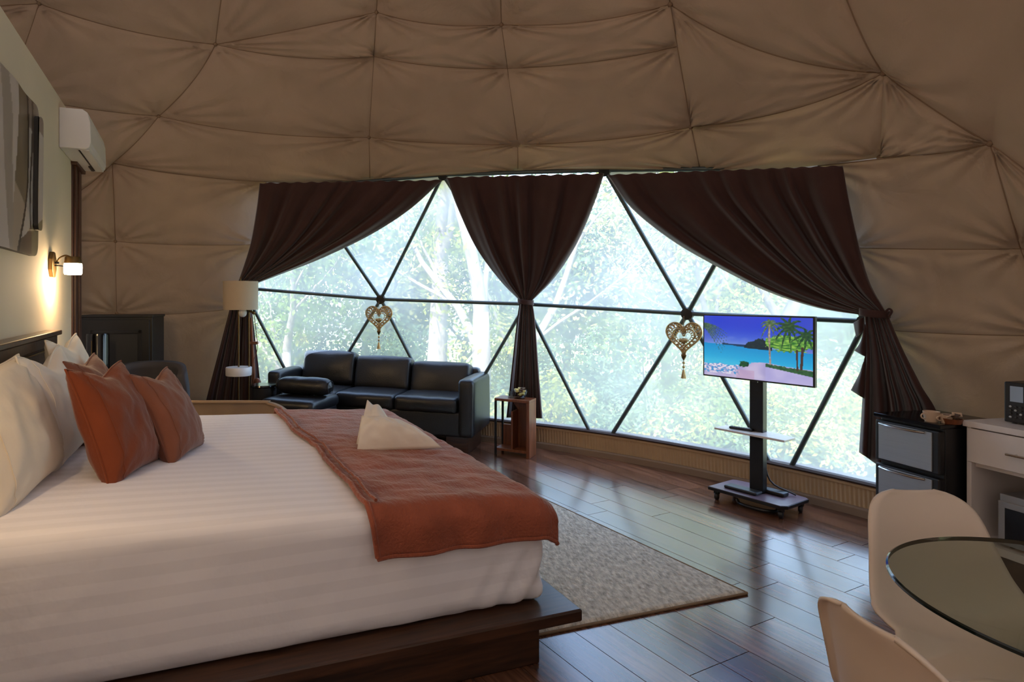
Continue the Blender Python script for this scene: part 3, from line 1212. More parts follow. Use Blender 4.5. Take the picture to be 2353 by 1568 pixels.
def fpfn(layer):
    def fn(x, y):
        # x along the base 0..1, y from base front 0 up to the ridge 1
        if layer == 0:      # front flap: triangle base to the ridge
            rx = 0.12 + 0.50 * x
            base = Vector((LX * x, 0.0, 0.0))
            pk = Vector((LX * (0.10 + 0.30 * x), 0.17, 0.155 - 0.02 * x))
        else:               # back piece standing as a peak on the left
            base = Vector((LX * (0.03 + 0.62 * x), 0.10 + 0.06 * x, 0.02))
            top = 0.235 - 0.06 * min(1, x / 0.5) - 0.14 * max(0, x - 0.5) / 0.5 - 0.012 * math.sin(x * 14)
            pk = Vector((LX * (0.17 + 0.40 * x), 0.20, top))
        p = base.lerp(pk, y)
        bul = math.sin(PI * min(1, y)) * (0.5 + 0.5 * math.sin(PI * x))
        p += Vector((0, -0.06 if layer == 0 else -0.04, 0.07 if layer == 0 else 0.03)) * bul
        p += Vector((0, -1, 1)).normalized() * 0.016 * noise.noise(Vector((x * 6, y * 5, 3 + layer))) * min(1, 4 * y)
        return p
    return fn


mb = MB().grid(fpfn(0), 36, 18)
bk = MB().grid(lambda x, y: fpfn(0)(x, 1).lerp(Vector((LX * (0.02 + 0.96 * x), 0.30 * math.sin(PI * (0.12 + 0.8 * x)), 0.0)), y), 36, 8)
mb.add(bk.v, bk.f)
mb.build('folded_body', M['white_linen'], fp, angle=180, solid=0.008)
mb = MB().grid(fpfn(1), 30, 18)
bk = MB().grid(lambda x, y: fpfn(1)(x, 1).lerp(Vector((LX * (0.10 + 0.62 * x), 0.33, 0.0)), y), 30, 8)
mb.add(bk.v, bk.f)
mb.build('peak_fold', M['white_linen'], fp, angle=180, solid=0.008)

# ---- wall art
art = thing('wall_art', 'glossy abstract art panel in grey, white and olive swirls on the cream wall', 'wall art', WO + d1 * 1.45 + Vector((0, 0, 2.2)), RZ)


def rrect(w, h, r, n=8):
    out = []
    for cx_, cy_, a0 in ((w / 2 - r, h / 2 - r, 0), (-w / 2 + r, h / 2 - r, PI / 2), (-w / 2 + r, -h / 2 + r, PI), (w / 2 - r, -h / 2 + r, 1.5 * PI)):
        for k in range(n + 1):
            a = a0 + PI / 2 * k / n
            out.append((cx_ + r * math.cos(a), cy_ + r * math.sin(a)))
    return out


def art_col(y, z):
    n1 = noise.noise(Vector((y * 4, z * 2.2, 2)))
    b1 = 0.03 + 0.05 * math.sin(5 * z) + 0.03 * n1
    b2 = 0.24 + 0.04 * math.sin(4 * z + 1) - 0.35 * max(0, -z - 0.05) + 0.02 * n1
    if y < b1:
        c = (186, 180, 178) if math.sin(y * 17 + z * 3 + n1) > -0.3 else (150, 144, 138)
    elif y < b2:
        c = (104, 96, 80) if z > -0.12 + 0.15 * n1 else (158, 146, 132)
    elif y < b2 + 0.035:
        c = (34, 30, 28)
    elif z < -0.27 + 0.4 * (y - 0.4):
        c = (124, 118, 94) if y > 0.36 else (96, 82, 68)
    else:
        c = (128, 118, 112) if z > 0.16 + 0.2 * n1 else (182, 176, 172)
        if abs(y - 0.36 - 0.05 * n1) < 0.018:
            c = (86, 74, 66)
    return lin(*c)


def art_panel(w, h, r, x0, x1, yc, zc, name, parent):
    n1, n2 = 70, 110
    mb_ = MB()
    cols = []

    def fn(a, b):
        y, z = (a - .5) * w, (b - .5) * h
        # squeeze into a rounded rectangle
        zz = z
        lim = w / 2
        dy = abs(z) - (h / 2 - r)
        if dy > 0:
            lim = w / 2 - r + math.sqrt(max(r * r - dy * dy, 0))
        y = y / (w / 2) * lim
        cols.append(art_col(y + yc, zz + zc))
        return Vector((x1 + 0.004 * math.sin(y * 14 + z * 4), y + yc, z + zc))
    mb_.grid(fn, n1, n2)
    mb_.cols = cols
    face = mb_.build(name + '_face', M['print'], parent)
    out = rrect(w, h, r)
    b_ = MB().prism(out, x0, x1 - 0.006)
    b_.v = [(p[2], p[0] + yc, p[1] + zc) for p in b_.v]
    return b_.build(name, M['greypanel'], parent, smooth=False)


art_panel(1.02, 0.88, 0.07, 0.0, 0.035, 0.02, -0.01, 'canvas', art)
art_panel(0.10, 0.66, 0.03, 0.035, 0.062, 0.455, 0.03, 'overlay_strip', art)


# ---- wall sconce by the far side of the bed
def sconce(t_, label):
    s = thing('wall_sconce', label, 'wall lamp', WO + d1 * t_ + Vector((0, 0, 1.73)), RZ)
    out = [(0.075 * math.cos(2 * PI * k / 8 + PI / 8), 0.092 * math.sin(2 * PI * k / 8 + PI / 8)) for k in range(8)]
    b_ = MB().prism(out, 0, 0.026)
    b_.v = [(p[2], p[0], p[1]) for p in b_.v]
    b_.build('back_plate', M['brass'], s, smooth=False, bevel=0.004)
    MB().tube([(0.024, 0, 0.012), (0.052, 0, 0.012)], 0.008, 10).tube([(0.024, 0, -0.006), (0.05, 0, -0.006), (0.10, 0, -0.014)], 0.0045, 8).build('joint', M['blackmetal'], s)
    MB().tube(smooth_path([(0.035, 0, 0.01), (0.055, 0, 0.045), (0.09, 0, 0.063), (0.125, 0, 0.052)], 16), 0.0055, 8).build('arm', M['brass'], s)
    c_ = Vector((0.135, 0, 0))
    MB().lathe([(0.001, 0.058), (0.044, 0.056), (0.05, 0.05), (0.054, 0.012), (0.054, 0.008)], c_, 28).build('socket_cup', M['brass'], s)
    MB().lathe([(0.054, 0.01), (0.057, -0.015), (0.055, -0.058), (0.05, -0.066), (0.02, -0.068), (0.001, -0.068)], c_, 28).build('glass_shade', M['lampglass'], s)
    ld = bpy.data.lights.new('sconce_bulb', 'POINT')
    ld.energy = SCONCE_W
    ld.color = (1.0, 0.68, 0.36)
    ld.shadow_soft_size = 0.035
    lo = bpy.data.objects.new('sconce_bulb', ld)
    COL.objects.link(lo)
    lo.parent = s
    lo.location = (0.135, 0, -0.11)
    return s


SCONCE_W = 4.0
sconce(2.487, 'lit brass wall lamp with frosted glass shade beside the brown trim')
# the bedside lamp on the near side of the bed, out of the picture, whose warm light falls on the near pillow
bl_d = bpy.data.lights.new('bedside_lamp_offscreen', 'POINT')
bl_d.energy = SCONCE_W
bl_d.color = (1.0, 0.68, 0.36)
bl_d.shadow_soft_size = 0.035
bl_o = bpy.data.objects.new('bedside_lamp_offscreen', bl_d)
COL.objects.link(bl_o)
bl_o.location = WO + d1 * -0.25 + d2 * 0.135 + Vector((0, 0, 1.62))

# ---- air conditioner
ac = thing('air_conditioner', 'white split air conditioner high on the cream wall', 'air conditioner', WO + d1 * 3.2 + Vector((0, 0, 2.585)), RZ)
prof = [(0.0, 0.0), (0.0, 0.288), (0.15, 0.288), (0.185, 0.265), (0.200, 0.20), (0.205, 0.05), (0.195, 0.015), (0.17, 0.0)]
b_ = MB().prism(prof, -0.43, 0.43)
b_.v = [(p[0], p[2], p[1]) for p in b_.v]
b_.f = [f[::-1] for f in b_.f]
b_.build('body', M['white'], ac, smooth=False, bevel=0.008, seg=3)
MB().bx(0.117, 0.128, -0.38, 0.38, -0.004, 0.004).build('air_slot', M['black'], ac, smooth=False)
MB().bx(0.130, 0.190, -0.40, 0.40, -0.006, 0.004).build('louver', M['white'], ac, smooth=False, bevel=0.003)
MB().bx(0.10, 0.12, 0.20, 0.38, -0.008, 0.0).build('sensor_strip', M['black'], ac, smooth=False)

# ---- dome window decorations: filigree hearts
def heart(node, label):
    c_ = WP[node] - (WP[node] - DC).normalized() * 0.075
    h_ = thing('heart_ornament', label, 'ornament', c_, 0)
    n_ = (Vector((DC.x, DC.y, 0)) - Vector((c_.x, c_.y, 0))).normalized()
    h_.rotation_euler = (0, 0, math.atan2(n_.y, n_.x) + PI / 2)
    # local: x across, z up, -y to the room

    def hp(t, k=1.0, zc=-0.165):
        x = 16 * math.sin(t) ** 3
        y = 13 * math.cos(t) - 5 * math.cos(2 * t) - 2 * math.cos(3 * t) - math.cos(4 * t)
        return Vector((x * 0.0092 * k, 0, y * 0.0092 * k + zc))
    MB().tube([hp(2 * PI * i / 60) for i in range(61)], 0.007, 6).build('outer_rim', M['gold'], h_)
    MB().tube([hp(2 * PI * i / 60, 0.62, -0.175) for i in range(61)], 0.006, 6).build('inner_rim', M['gold'], h_)
    fil = MB()
    for i in range(30):
        t = 2 * PI * (i + 0.5) / 30
        p = hp(t, 0.82, -0.17)
        fil.tube([p + Vector((0.017 * math.cos(a), 0, 0.017 * math.sin(a))) for a in [2 * PI * k / 10 for k in range(11)]], 0.0035, 5)
        p = hp(t + 0.1, 0.90, -0.167)
        fil.tube([p + Vector((0.010 * math.cos(a), 0, 0.010 * math.sin(a))) for a in [2 * PI * k / 8 for k in range(9)]], 0.003, 5)
        p = hp(t + 0.05, 0.50, -0.178)
        fil.tube([p + Vector((0.012 * math.cos(a), 0, 0.012 * math.sin(a))) for a in [2 * PI * k / 8 for k in range(9)]], 0.0028, 5)
        fil.tube([hp(t, 0.66, -0.174), hp(t + 0.09, 0.98)], 0.0028, 4)
        fil.tube([hp(t + 0.1, 0.66, -0.174), hp(t - 0.02, 0.98)], 0.0028, 4)
        p = hp(t, 0.97)
        fil.ball(p, 0.008, 5)
    fil.build('filigree', M['gold'], h_, kind='stuff')
    MB().ball((0, 0, -0.175), 0.038, 10, (1, 0.7, 1.1)).build('crystal', M['clearglass'], h_)
    MB().ball((0, 0, -0.205), 0.026, 8).ball((-0.02, -0.01, -0.20), 0.018, 8).ball((0.022, -0.01, -0.2), 0.018, 8).build('rosette', M['gold'], h_)
    MB().tube([(0, 0, 0.0), (0, 0, -0.12)], 0.003, 6).build('hanger', M['cord'], h_)
    MB().ball((0, 0, -0.325), 0.022, 8, (1, 0.6, 1)).lathe([(0.018, -0.34), (0.004, -0.365)], n=10).build('tip', M['brass'], h_)
    MB().tube([(0, 0, -0.33), (0, 0, -0.46)], 0.003, 6).ball((0, 0, -0.385), 0.011, 8).ball((0, 0, -0.420), 0.012, 8).build('bead_string', M['gold'], h_)
    ts = MB()
    for k in range(9):
        a = 2 * PI * k / 9
        ts.tube([(0.004 * math.cos(a), 0.004 * math.sin(a), -0.445), (0.017 * math.cos(a), 0.017 * math.sin(a), -0.515)], 0.0045, 5)
    ts.build('tassel', M['gold'], h_)
    return h_


heart('N1', 'gold filigree heart with tassel hanging at the window above the black sofa')
heart('N3', 'gold filigree heart with tassel hanging at the window beside the television')


# ---- curtains
def curtain(label, left, right, tie, tail_l, tail_r, nf, seed, extra=None, bias=0.0, drb=-0.17):
    t = thing('curtain', label, 'curtain')
    rd = random.Random(seed)
    ph = [rd.random() * 6.28 for _ in range(6)]
    NT, NS = 60, nf * 18
    Lp, Rp = smooth_path(left, NT), smooth_path(right, NT)

    def foldf(s, tt, sharp):
        sw = s + 0.035 * math.sin(s * 8 + ph[0]) + 0.02 * math.sin(s * 19 + ph[1]) + 0.02 * noise.noise(Vector((s * 6, tt * 2.5, seed)))
        a = 2 * PI * nf * sw + ph[2] + 0.5 * tt
        return (0.5 + 0.5 * math.sin(a)) * 0.65 + (0.5 + 0.5 * math.sin(2.3 * a + ph[3])) * 0.35 * sharp

    def fn(x, y):
        k = y * NT
        i = min(int(k), NT - 1)
        f_ = k - i
        l = Lp[i] * (1 - f_) + Lp[i + 1] * f_
        r = Rp[i] * (1 - f_) + Rp[i + 1] * f_
        p = l * (1 - x) + r * x
        amp = 0.032 + 0.085 * math.sin(PI * min(1, y * 1.02)) ** 0.8
        dr = drb - amp * foldf(x, y, 0.5)
        if y < 0.03:
            p = p + np.array([0, 1.3 * math.sin(2 * PI * nf * 2.2 * x)]) * (1 - y / 0.03)
        edge = min(x, 1 - x)
        if edge < 0.03:
            dr += (0.03 - edge) * 0.8
        # pull the cloth towards a rope-like bundle at the tie
        dr -= 0.04 * y ** 4
        return dome(p[0], p[1], dr)
    MB().grid(fn, NS, NT).build('drape', M['curtain'], t, angle=180, solid=0.006)
    Lt, Rt = smooth_path(tail_l, 30), smooth_path(tail_r, 30)

    def fn2(x, y):
        k = y * 30
        i = min(int(k), 29)
        f_ = k - i
        l = Lt[i] * (1 - f_) + Lt[i + 1] * f_
        r = Rt[i] * (1 - f_) + Rt[i + 1] * f_
        p = l * (1 - x) + r * x
        amp = 0.05 + 0.055 * min(1, y * 2)
        dr = drb - 0.04 * (1 - y) - amp * foldf(x, y * 0.3, 0.4)
        return dome(p[0], p[1], dr)
    MB().grid(fn2, NS, 30).build('tail', M['curtain'], t, angle=180, solid=0.006)
    # tie band wrapped round the bundle
    ring = []
    c_ = dome(tie[0], tie[1], drb - 0.06)
    wx = abs((dome(tie[0] + tie[2] / 2, tie[1], drb - .06) - dome(tie[0] - tie[2] / 2, tie[1], drb - .06)).length) / 2
    n_ = (c_ - DC)
    n_.z = 0
    n_.normalize()
    sd = Vector((-n_.y, n_.x, 0))
    band_ = MB()

    def fr(x, y):
        a = 2 * PI * x
        return c_ + sd * math.cos(a) * (wx + 0.012) + n_ * math.sin(a) * 0.075 + Vector((0, 0, (y - .5) * 0.045 + 0.008 * math.cos(a)))
    band_.grid(fr, 28, 3, True).build('tieback', M['curtain'], t, angle=180, solid=0.008)
    if extra:
        extra(t)
    return t


curtain('brown velvet curtain swept aside behind the floor lamp', [(597, 421), (590, 480), (576, 560), (556, 625), (545, 655)],
        [(1016, 414), (940, 482), (850, 540), (740, 593), (640, 632), (576, 656)], (560, 660, 38),
        [(542, 655), (527, 715), (505, 800), (474, 920), (462, 985)], [(578, 655), (580, 720), (588, 790), (600, 900), (606, 985)], 6, 11)
curtain('brown velvet curtain tied in the middle of the window behind the wooden side table', [(1026, 408), (1052, 478), (1095, 570), (1150, 645), (1196, 692)],
        [(1388, 399), (1364, 470), (1322, 565), (1272, 640), (1221, 692)], (1208, 694, 27),
        [(1195, 692), (1188, 740), (1178, 830), (1164, 960)], [(1222, 692), (1229, 740), (1237, 850), (1246, 962)], 5, 12)


def right_flaps(t):
    for pts in ([(1985, 728), (1962, 742), (1968, 775), (1985, 760)], [(1990, 740), (1978, 790), (1964, 806), (1992, 822)], [(1990, 815), (1976, 860), (1956, 897), (1988, 918)]):
        a, b, c, d = (np.array(p, float) for p in pts)

        def fn(x, y):
            p = (a * (1 - x) + b * x) * (1 - y) + (d * (1 - x) + c * x) * y
            return dome(p[0], p[1], -0.22 - 0.03 * math.sin(x * 4) - 0.02 * math.sin(y * 3))
        MB().grid(fn, 10, 10).build('side_flap', M['curtain'], t, angle=180, solid=0.006)
    p0 = dome(2035, 716, -0.27)
    MB().tube(smooth_path([p0 + Vector((0, 0, 0)), p0 + Vector((0.01, -0.015, 0.016)), p0 + Vector((0.025, -0.015, 0.0)), p0 + Vector((0.016, -0.005, -0.03))], 16), 0.007, 6).build('tie_bow', M['curtain'], t)


curtain('wide brown velvet curtain swept aside behind the black fridge', [(1396, 402), (1450, 476), (1540, 549), (1640, 608), (1760, 668), (1880, 707), (1985, 724)],
        [(1936, 381), (1950, 460), (1972, 560), (1998, 650), (2034, 716)], (2010, 720, 52),
        [(1987, 722), (1990, 800), (1984, 900), (1975, 1040)], [(2036, 716), (2072, 800), (2115, 885), (2160, 975), (2180, 1180)], 7, 13, right_flaps)

# ---- floor lamp
lp = thing('floor_lamp', 'unlit floor lamp with cream drum shade and round white tray', 'floor lamp', at(553, 687, 6.25) * 1.0, 0)
lp.location.z = 0
MB().lathe([(0.001, 1.425), (0.172, 1.425), (0.172, 1.43)], n=40).build('shade_spider', M['white'], lp)
MB().lathe([(0.168, 1.39), (0.172, 1.68), (0.176, 1.68), (0.172, 1.388)], n=48, close=True).build('shade', M['shade'], lp)
MB().tube([(-0.02, 0, 0.02), (-0.02, 0, 1.42)], 0.009, 10).build('pole', M['brass'], lp)
MB().tube([(0.078, 0.03, 0.02), (0.078, 0.03, 1.36)], 0.008, 10).build('pole', M['brass'], lp)
MB().tube([(0, 0, 1.66), (0, 0, 1.71)], 0.006, 8).ball((0, 0, 1.715), 0.01, 8).build('finial', M['brass'], lp)
MB().lathe([(0.001, 0.715), (0.128, 0.715), (0.13, 0.72), (0.13, 0.795), (0.127, 0.80), (0.001, 0.80)], (-0.02, 0, 0), 40).build('tray', M['white'], lp)
MB().lathe([(0.001, 0.0), (0.15, 0.0), (0.15, 0.018), (0.02, 0.03), (0.001, 0.03)], n=40).build('foot', M['brass'], lp)
MB().ball((0.03, -0.03, 1.36), 0.042, 12, (1, 1, 1.15)).build('bulb', M['white'], lp)
MB().tube(smooth_path([(0.05, -0.02, 1.40), (0.10, -0.02, 1.375), (0.135, -0.02, 1.36)], 10), 0.011, 8).ball((0.14, -0.02, 1.355), 0.018, 8).build('reading_arm', M['brass'], lp)
MB().tube(smooth_path([(0.14, -0.02, 1.35), (0.16, 0, 1.15), (0.17, 0, 0.98), (0.13, 0, 0.85), (0.11, 0, 0.6), (0.12, 0, 0.2), (0.10, 0, 0.01)], 30), 0.004, 6).build('power_cord', M['cord'], lp)
# slim wooden rack with pegs beside the lamp
rk = thing('peg_stand', 'slim reddish wooden peg stand between the floor lamp and the sofa', 'coat stand', at(579, 687, 6.42), 0)
rk.location.z = 0
MB().tube([(0, 0, 0.02), (0.02, 0, 0.7), (-0.01, 0, 1.3)], [0.018, 0.016, 0.012], 10).build('post', M['tablewood'], rk)
MB().bx(-0.02, 0.065, -0.02, 0.02, 1.02, 1.05).build('peg', M['tablewood'], rk, smooth=False, bevel=0.006)
MB().ball((0.055, 0, 0.60), 0.06, 12, (0.75, 0.5, 1.1)).build('knob', M['tablewood'], rk)
MB().lathe([(0.001, 0.0), (0.12, 0.0), (0.12, 0.015), (0.02, 0.04), (0.001, 0.04)], n=24).build('foot', M['tablewood'], rk)
# little round black table tucked beside the sofa arm
rt = thing('round_side_table', 'small round black table between the lamp and the sofa arm', 'side table', at(606, 687, 6.10), 0)
rt.location.z = 0
MB().lathe([(0.001, 0.62), (0.13, 0.62), (0.135, 0.63), (0.13, 0.645), (0.001, 0.645)], n=36).build('top', M['blackgloss'], rt)
MB().lathe([(0.12, 0.0), (0.125, 0.62)], n=36).build('drum', M['black'], rt)

# ---- sofa
sdir = Vector((-0.940, 0.341, 0)).normalized()     # from right end to left end
sfro = Vector((-0.341, -0.940, 0))                  # facing the bed
SO = at(1088, 687, 5.72)
SO.z = 0
sofa = thing('sofa', 'black leather three seat sofa in front of the window', 'sofa', SO, math.atan2(-sdir.y, -sdir.x))
# local x: from left (negative) to right end (0) ; y: + towards the window
SL = 2.27


def puff(amp, ax_=2, ex=2.0):
    def fn(p):
        return p
    return fn


def pill(d, amp, seed=0):
    hx, hy, hz = d[0] / 2, d[1] / 2, d[2] / 2

    def fn(p):
        a, b, c = p.x / hx, p.y / hy, p.z / hz
        q = p.copy()
        q.y += amp * (1 - a * a) * (1 - c * c) * (1 if b > 0 else -1) * (abs(b) ** 2)
        q.z += amp * 0.5 * (1 - a * a) * (1 - b * b) * (1 if c > 0 else -1) * (abs(c) ** 2)
        q += Vector((0, 0, 1)) * 0.005 * noise.noise(Vector((p.x * 9 + seed, p.y * 9, p.z * 9)))
        q += Vector((0, 1, 0)) * 0.006 * noise.noise(Vector((p.x * 7, p.y * 7 + seed, p.z * 7)))
        return q
    return fn


AW = 0.16
MB().rbox((-SL / 2, 0.36, 0.295), (SL - 0.06, 0.66, 0.24), 0.025, (8, 4, 3)).build('seat_base', M['leather'], sofa)
for xc in (-AW / 2, -SL + AW / 2):
    MB().rbox((xc, 0.37, 0.455), (AW, 0.74, 0.56), 0.05, (3, 8, 6), pill((AW, .74, .56), 0.004)).build('arm', M['leather'], sofa)
cw = (SL - 2 * AW) / 3
for k in range(3):
    xc = -AW - cw * (k + .5)
    MB().rbox((xc, 0.27, 0.475), (cw - 0.006, 0.56, 0.15), 0.045, (8, 8, 3), pill((cw, .56, .15), 0.014, k)).build('seat_cushion', M['leather'], sofa)
    R_ = Matrix.Rotation(math.radians(-12), 3, 'X')
    MB().rbox((xc, 0.555, 0.645 + 0.04 * k), (cw - 0.008, 0.20, 0.36), 0.05, (10, 4, 8), pill((cw, .2, .36), 0.03, k + 5), R_).build('back_cushion', M['leather'], sofa)
MB().rbox((-SL / 2, 0.68, 0.50), (SL - 0.2, 0.12, 0.56), 0.04, (8, 2, 6)).build('back', M['leather'], sofa)
MB().bx(-0.30, -0.08, 0.10, 0.62, 0.0, 0.18).build('leg', M['walnut'], sofa, smooth=False, bevel=0.004)
MB().bx(-SL + 0.08, -SL + 0.30, 0.10, 0.62, 0.0, 0.18).build('leg', M['walnut'], sofa, smooth=False, bevel=0.004)
# ottoman pushed up to the left seat, with a bolster on it
ot = thing('ottoman', 'black leather ottoman pushed up to the sofa next to its left arm', 'ottoman', SO + sdir * (SL - 0.62) + sfro * 0.34, math.atan2(-sdir.y, -sdir.x))
MB().rbox((0, 0, 0.49), (0.58, 0.56, 0.12), 0.05, (8, 8, 3), pill((.66, .56, .12), 0.012, 3)).build('seat_pad', M['leather'], ot)
MB().rbox((0, 0, 0.32), (0.54, 0.52, 0.26), 0.03, (5, 5, 4)).build('body', M['leather'], ot)
for sx in (-1, 1):
    for sy in (-1, 1):
        MB().bx(sx * 0.22 - .025, sx * 0.22 + .025, sy * 0.2 - .025, sy * 0.2 + .025, 0, 0.2).build('leg', M['walnut'], ot, smooth=False, bevel=0.003)
bo = thing('bolster', 'black leather bolster cushion lying on the ottoman', 'cushion', SO + sdir * (SL - 0.64) + sfro * 0.30 + Vector((0, 0, 0.555)), math.atan2(-sdir.y, -sdir.x))


def bolfn(x, y):
    a = 2 * PI * x
    t_ = -1 + 2 * y
    r = 0.088 * max(1 - abs(t_) ** 7, 0.0) ** 0.5 + 0.004 * math.sin(a * 6) * abs(t_) ** 6
    return Vector((t_ * 0.30, r * 1.05 * math.cos(a), 0.088 + r * math.sin(a) + 0.006 * noise.noise(Vector((t_ * 4, a, 1)))))


MB().grid(bolfn, 28, 40, True).build('bolster_cover', M['leather'], bo, angle=180)
MB().tube([Vector((0.285, 0.06 * math.cos(a), 0.088 + 0.06 * math.sin(a))) for a in [2 * PI * k / 24 for k in range(25)]], 0.004, 6).build('piping', M['leather'], bo)
MB().tube([Vector((-0.285, 0.06 * math.cos(a), 0.088 + 0.06 * math.sin(a))) for a in [2 * PI * k / 24 for k in range(25)]], 0.004, 6).build('piping', M['leather'], bo)

# ---- C-shaped wooden side table with a bowl
stf = onz(1136, 1045, 0)       # front left foot
stc = onz(1216, 1056, 0)       # front right corner
sax = (stc - stf)
st = thing('side_table', 'orange brown wooden C-shaped side table beside the sofa', 'side table', stf, math.atan2(sax.y, sax.x))
TL, TD, TH = sax.length, 0.20, 0.545
MB().bx(0, TL, 0, TD, TH - 0.025, TH).build('top', M['tablewood'], st, smooth=False, bevel=0.003)
MB().bx(TL - 0.03, TL, 0, TD, 0, TH - 0.025).build('side_panel', M['tablewood'], st, smooth=False, bevel=0.003)
MB().bx(0, TL - 0.03, 0.02, TD, 0.04, 0.065).build('bottom_shelf', M['tablewood'], st, smooth=False, bevel=0.003)
MB().bx(0.02, TL - 0.03, TD - 0.02, TD, 0.065, 0.265).build('low_back', M['tablewood'], st, smooth=False, bevel=0.002)
b_ = MB().prism([(TL * 0.47, 0.265), (TL - 0.03, 0.265), (TL - 0.03, TH - 0.025), (TL * 0.30, TH - 0.025), (TL * 0.33, TH - 0.05), (TL * 0.47, TH - 0.11)], 0, 0.02)
b_.v = [(p[0], TD - p[2], p[1]) for p in b_.v]
b_.f = [f[::-1] for f in b_.f]
b_.build('back_panel', M['tablewood'], st, smooth=False)
MB().bx(TL * 0.45, TL * 0.47 + 0.012, 0.03, TD - 0.02, 0.065, TH - 0.12).build('divider', M['tablewood'], st, smooth=False, bevel=0.002)
MB().bx(0, 0.018, 0, 0.018, 0, TH - 0.025).build('leg', M['blackmetal'], st, smooth=False)
MB().bx(0, 0.018, TD - 0.018, TD, 0, TH - 0.025).build('leg', M['blackmetal'], st, smooth=False)
bw = thing('snack_bowl', 'clear bowl of wrapped snacks on the wooden side table', 'bowl', st.location + Vector((math.cos(st.rotation_euler.z), math.sin(st.rotation_euler.z), 0)) * TL * 0.62
           + Vector((-math.sin(st.rotation_euler.z), math.cos(st.rotation_euler.z), 0)) * 0.10 + Vector((0, 0, TH)), 0)
MB().lathe([(0.001, 0.0), (0.05, 0.0), (0.075, 0.035), (0.088, 0.075), (0.083, 0.075), (0.07, 0.038), (0.045, 0.008), (0.001, 0.008)], n=32).build('glass_bowl', M['clearglass'], bw)
sn, sn2 = MB(), MB()
rd = random.Random(4)
for k in range(13):
    a, r = rd.random() * 6.28, 0.045 * math.sqrt(rd.random())
    R_ = Matrix.Rotation(rd.random() * 3, 3, 'Z') @ Matrix.Rotation(rd.random() * 1.2 - .6, 3, 'X')
    mb_ = MB().rbox((r * math.cos(a), r * math.sin(a), 0.03 + 0.009 * k * 0.6), (0.055, 0.03, 0.018), 0.008, (2, 2, 1), None, R_)
    o = mb_.build('wrapped_snack', M['snack'] if k % 3 else M['snack2'], bw)
MB().lathe([(0.001, 0.0), (0.03, 0.0), (0.036, 0.05), (0.033, 0.05), (0.028, 0.004), (0.001, 0.004)], (-0.075, 0.03, 0.0), 20).build('small_cup', M['clearglass'], bw)

# ---- television on a rolling stand
LD = Vector((0.53, -0.848, 0)).normalized()
tvs = thing('tv_stand', 'black rolling television stand with plum base board and shelf', 'tv stand', (2.49, 4.41, 0), math.atan2(LD.y, LD.x))
# local x: to the photo's right along the screen, y: away behind the screen
out = [(-0.275, -0.17), (0.245, -0.17), (0.275, -0.13), (0.275, 0.15), (0.25, 0.17), (0.06, 0.19), (-0.06, 0.19), (-0.25, 0.17), (-0.275, 0.15)]
MB().prism(out, 0.075, 0.098).build('base_board', M['blackmetal'], tvs, smooth=False, bevel=0.003)
MB().prism([(x * 0.985, y * 0.98) for x, y in out], 0.096, 0.1005).build('base_top', M['maroon'], tvs, smooth=False)
for sx, sy in ((-0.235, -0.12), (0.225, -0.12), (0.235, 0.12), (-0.235, 0.12)):
    cs_ = MB().lathe([(0.001, -0.012), (0.026, -0.012), (0.03, -0.006), (0.03, 0.006), (0.026, 0.012), (0.001, 0.012)], (sx, sy, 0.030), 18, (1, 0.3, 0)).build('caster', M['black'], tvs)
    MB().bx(sx - .018, sx + .018, sy - .014, sy + .014, 0.045, 0.078).build('fork', M['blackmetal'], cs_, smooth=False, bevel=0.003)
MB().bx(-0.048, 0.048, -0.02, 0.04, 0.10, 1.15).build('pole', M['blackmetal'], tvs, smooth=False, bevel=0.006)
b_ = MB().prism([(-0.07, 0.10), (0.14, 0.10), (0.06, 0.155), (-0.05, 0.155)], -0.075, 0.06)
b_.v = [(p[2] - 0.01, -0.02 - p[0] * 0.55, p[1]) for p in b_.v]
MB().bx(-0.19, 0.05, -0.11, -0.02, 0.10, 0.125).build('foot_plate', M['black'], tvs, smooth=False, bevel=0.01)
MB().bx(-0.07, 0.17, 0.02, 0.10, 0.10, 0.13).build('foot_plate', M['black'], tvs, smooth=False, bevel=0.01)
MB().tube(smooth_path([(-0.12, -0.05, 0.02), (-0.05, -0.12, 0.02), (0.10, -0.12, 0.02), (0.16, -0.05, 0.02), (0.10, 0.03, 0.03), (0.0, 0.02, 0.07)], 30), 0.012, 8).build('cable_loop', M['black'], tvs)
sh = MB().prism([(-0.25, -0.13), (0.25, -0.13), (0.25, 0.02), (0.10, 0.07), (-0.10, 0.07), (-0.25, 0.02)], 0.525, 0.540).build('shelf', M['whitewood'], tvs, smooth=False, bevel=0.003)
MB().bx(-0.04, 0.04, -0.02, 0.07, 0.48, 0.525).build('bracket', M['blackmetal'], sh, smooth=False, bevel=0.003)
MB().bx(-0.16, 0.16, -0.05, -0.02, 1.02, 1.28).build('mount_plate', M['blackmetal'], tvs, smooth=False, bevel=0.003)
MB().tube(smooth_path([(0.0, 0.045, 0.9), (0.02, 0.05, 0.5), (0.05, 0.06, 0.2), (0.20, 0.13, 0.11)], 16), 0.006, 6).build('power_cord', M['black'], tvs)
rm = thing('remote_control', 'slim black remote control on the shelf of the television stand', 'remote control', Vector((2.49, 4.41, 0.54)) + LD * -0.10, math.atan2(LD.y, LD.x) + 0.2)
MB().rbox((0, -0.05, 0.010), (0.16, 0.04, 0.018), 0.008, (3, 2, 1)).build('body', M['black'], rm)
bt = MB()
for k in range(8):
    bt.bx(-0.065 + k * 0.016, -0.057 + k * 0.016, -0.057, -0.049, 0.018, 0.0205)
bt.build('buttons', M['greypanel'], rm, smooth=False)

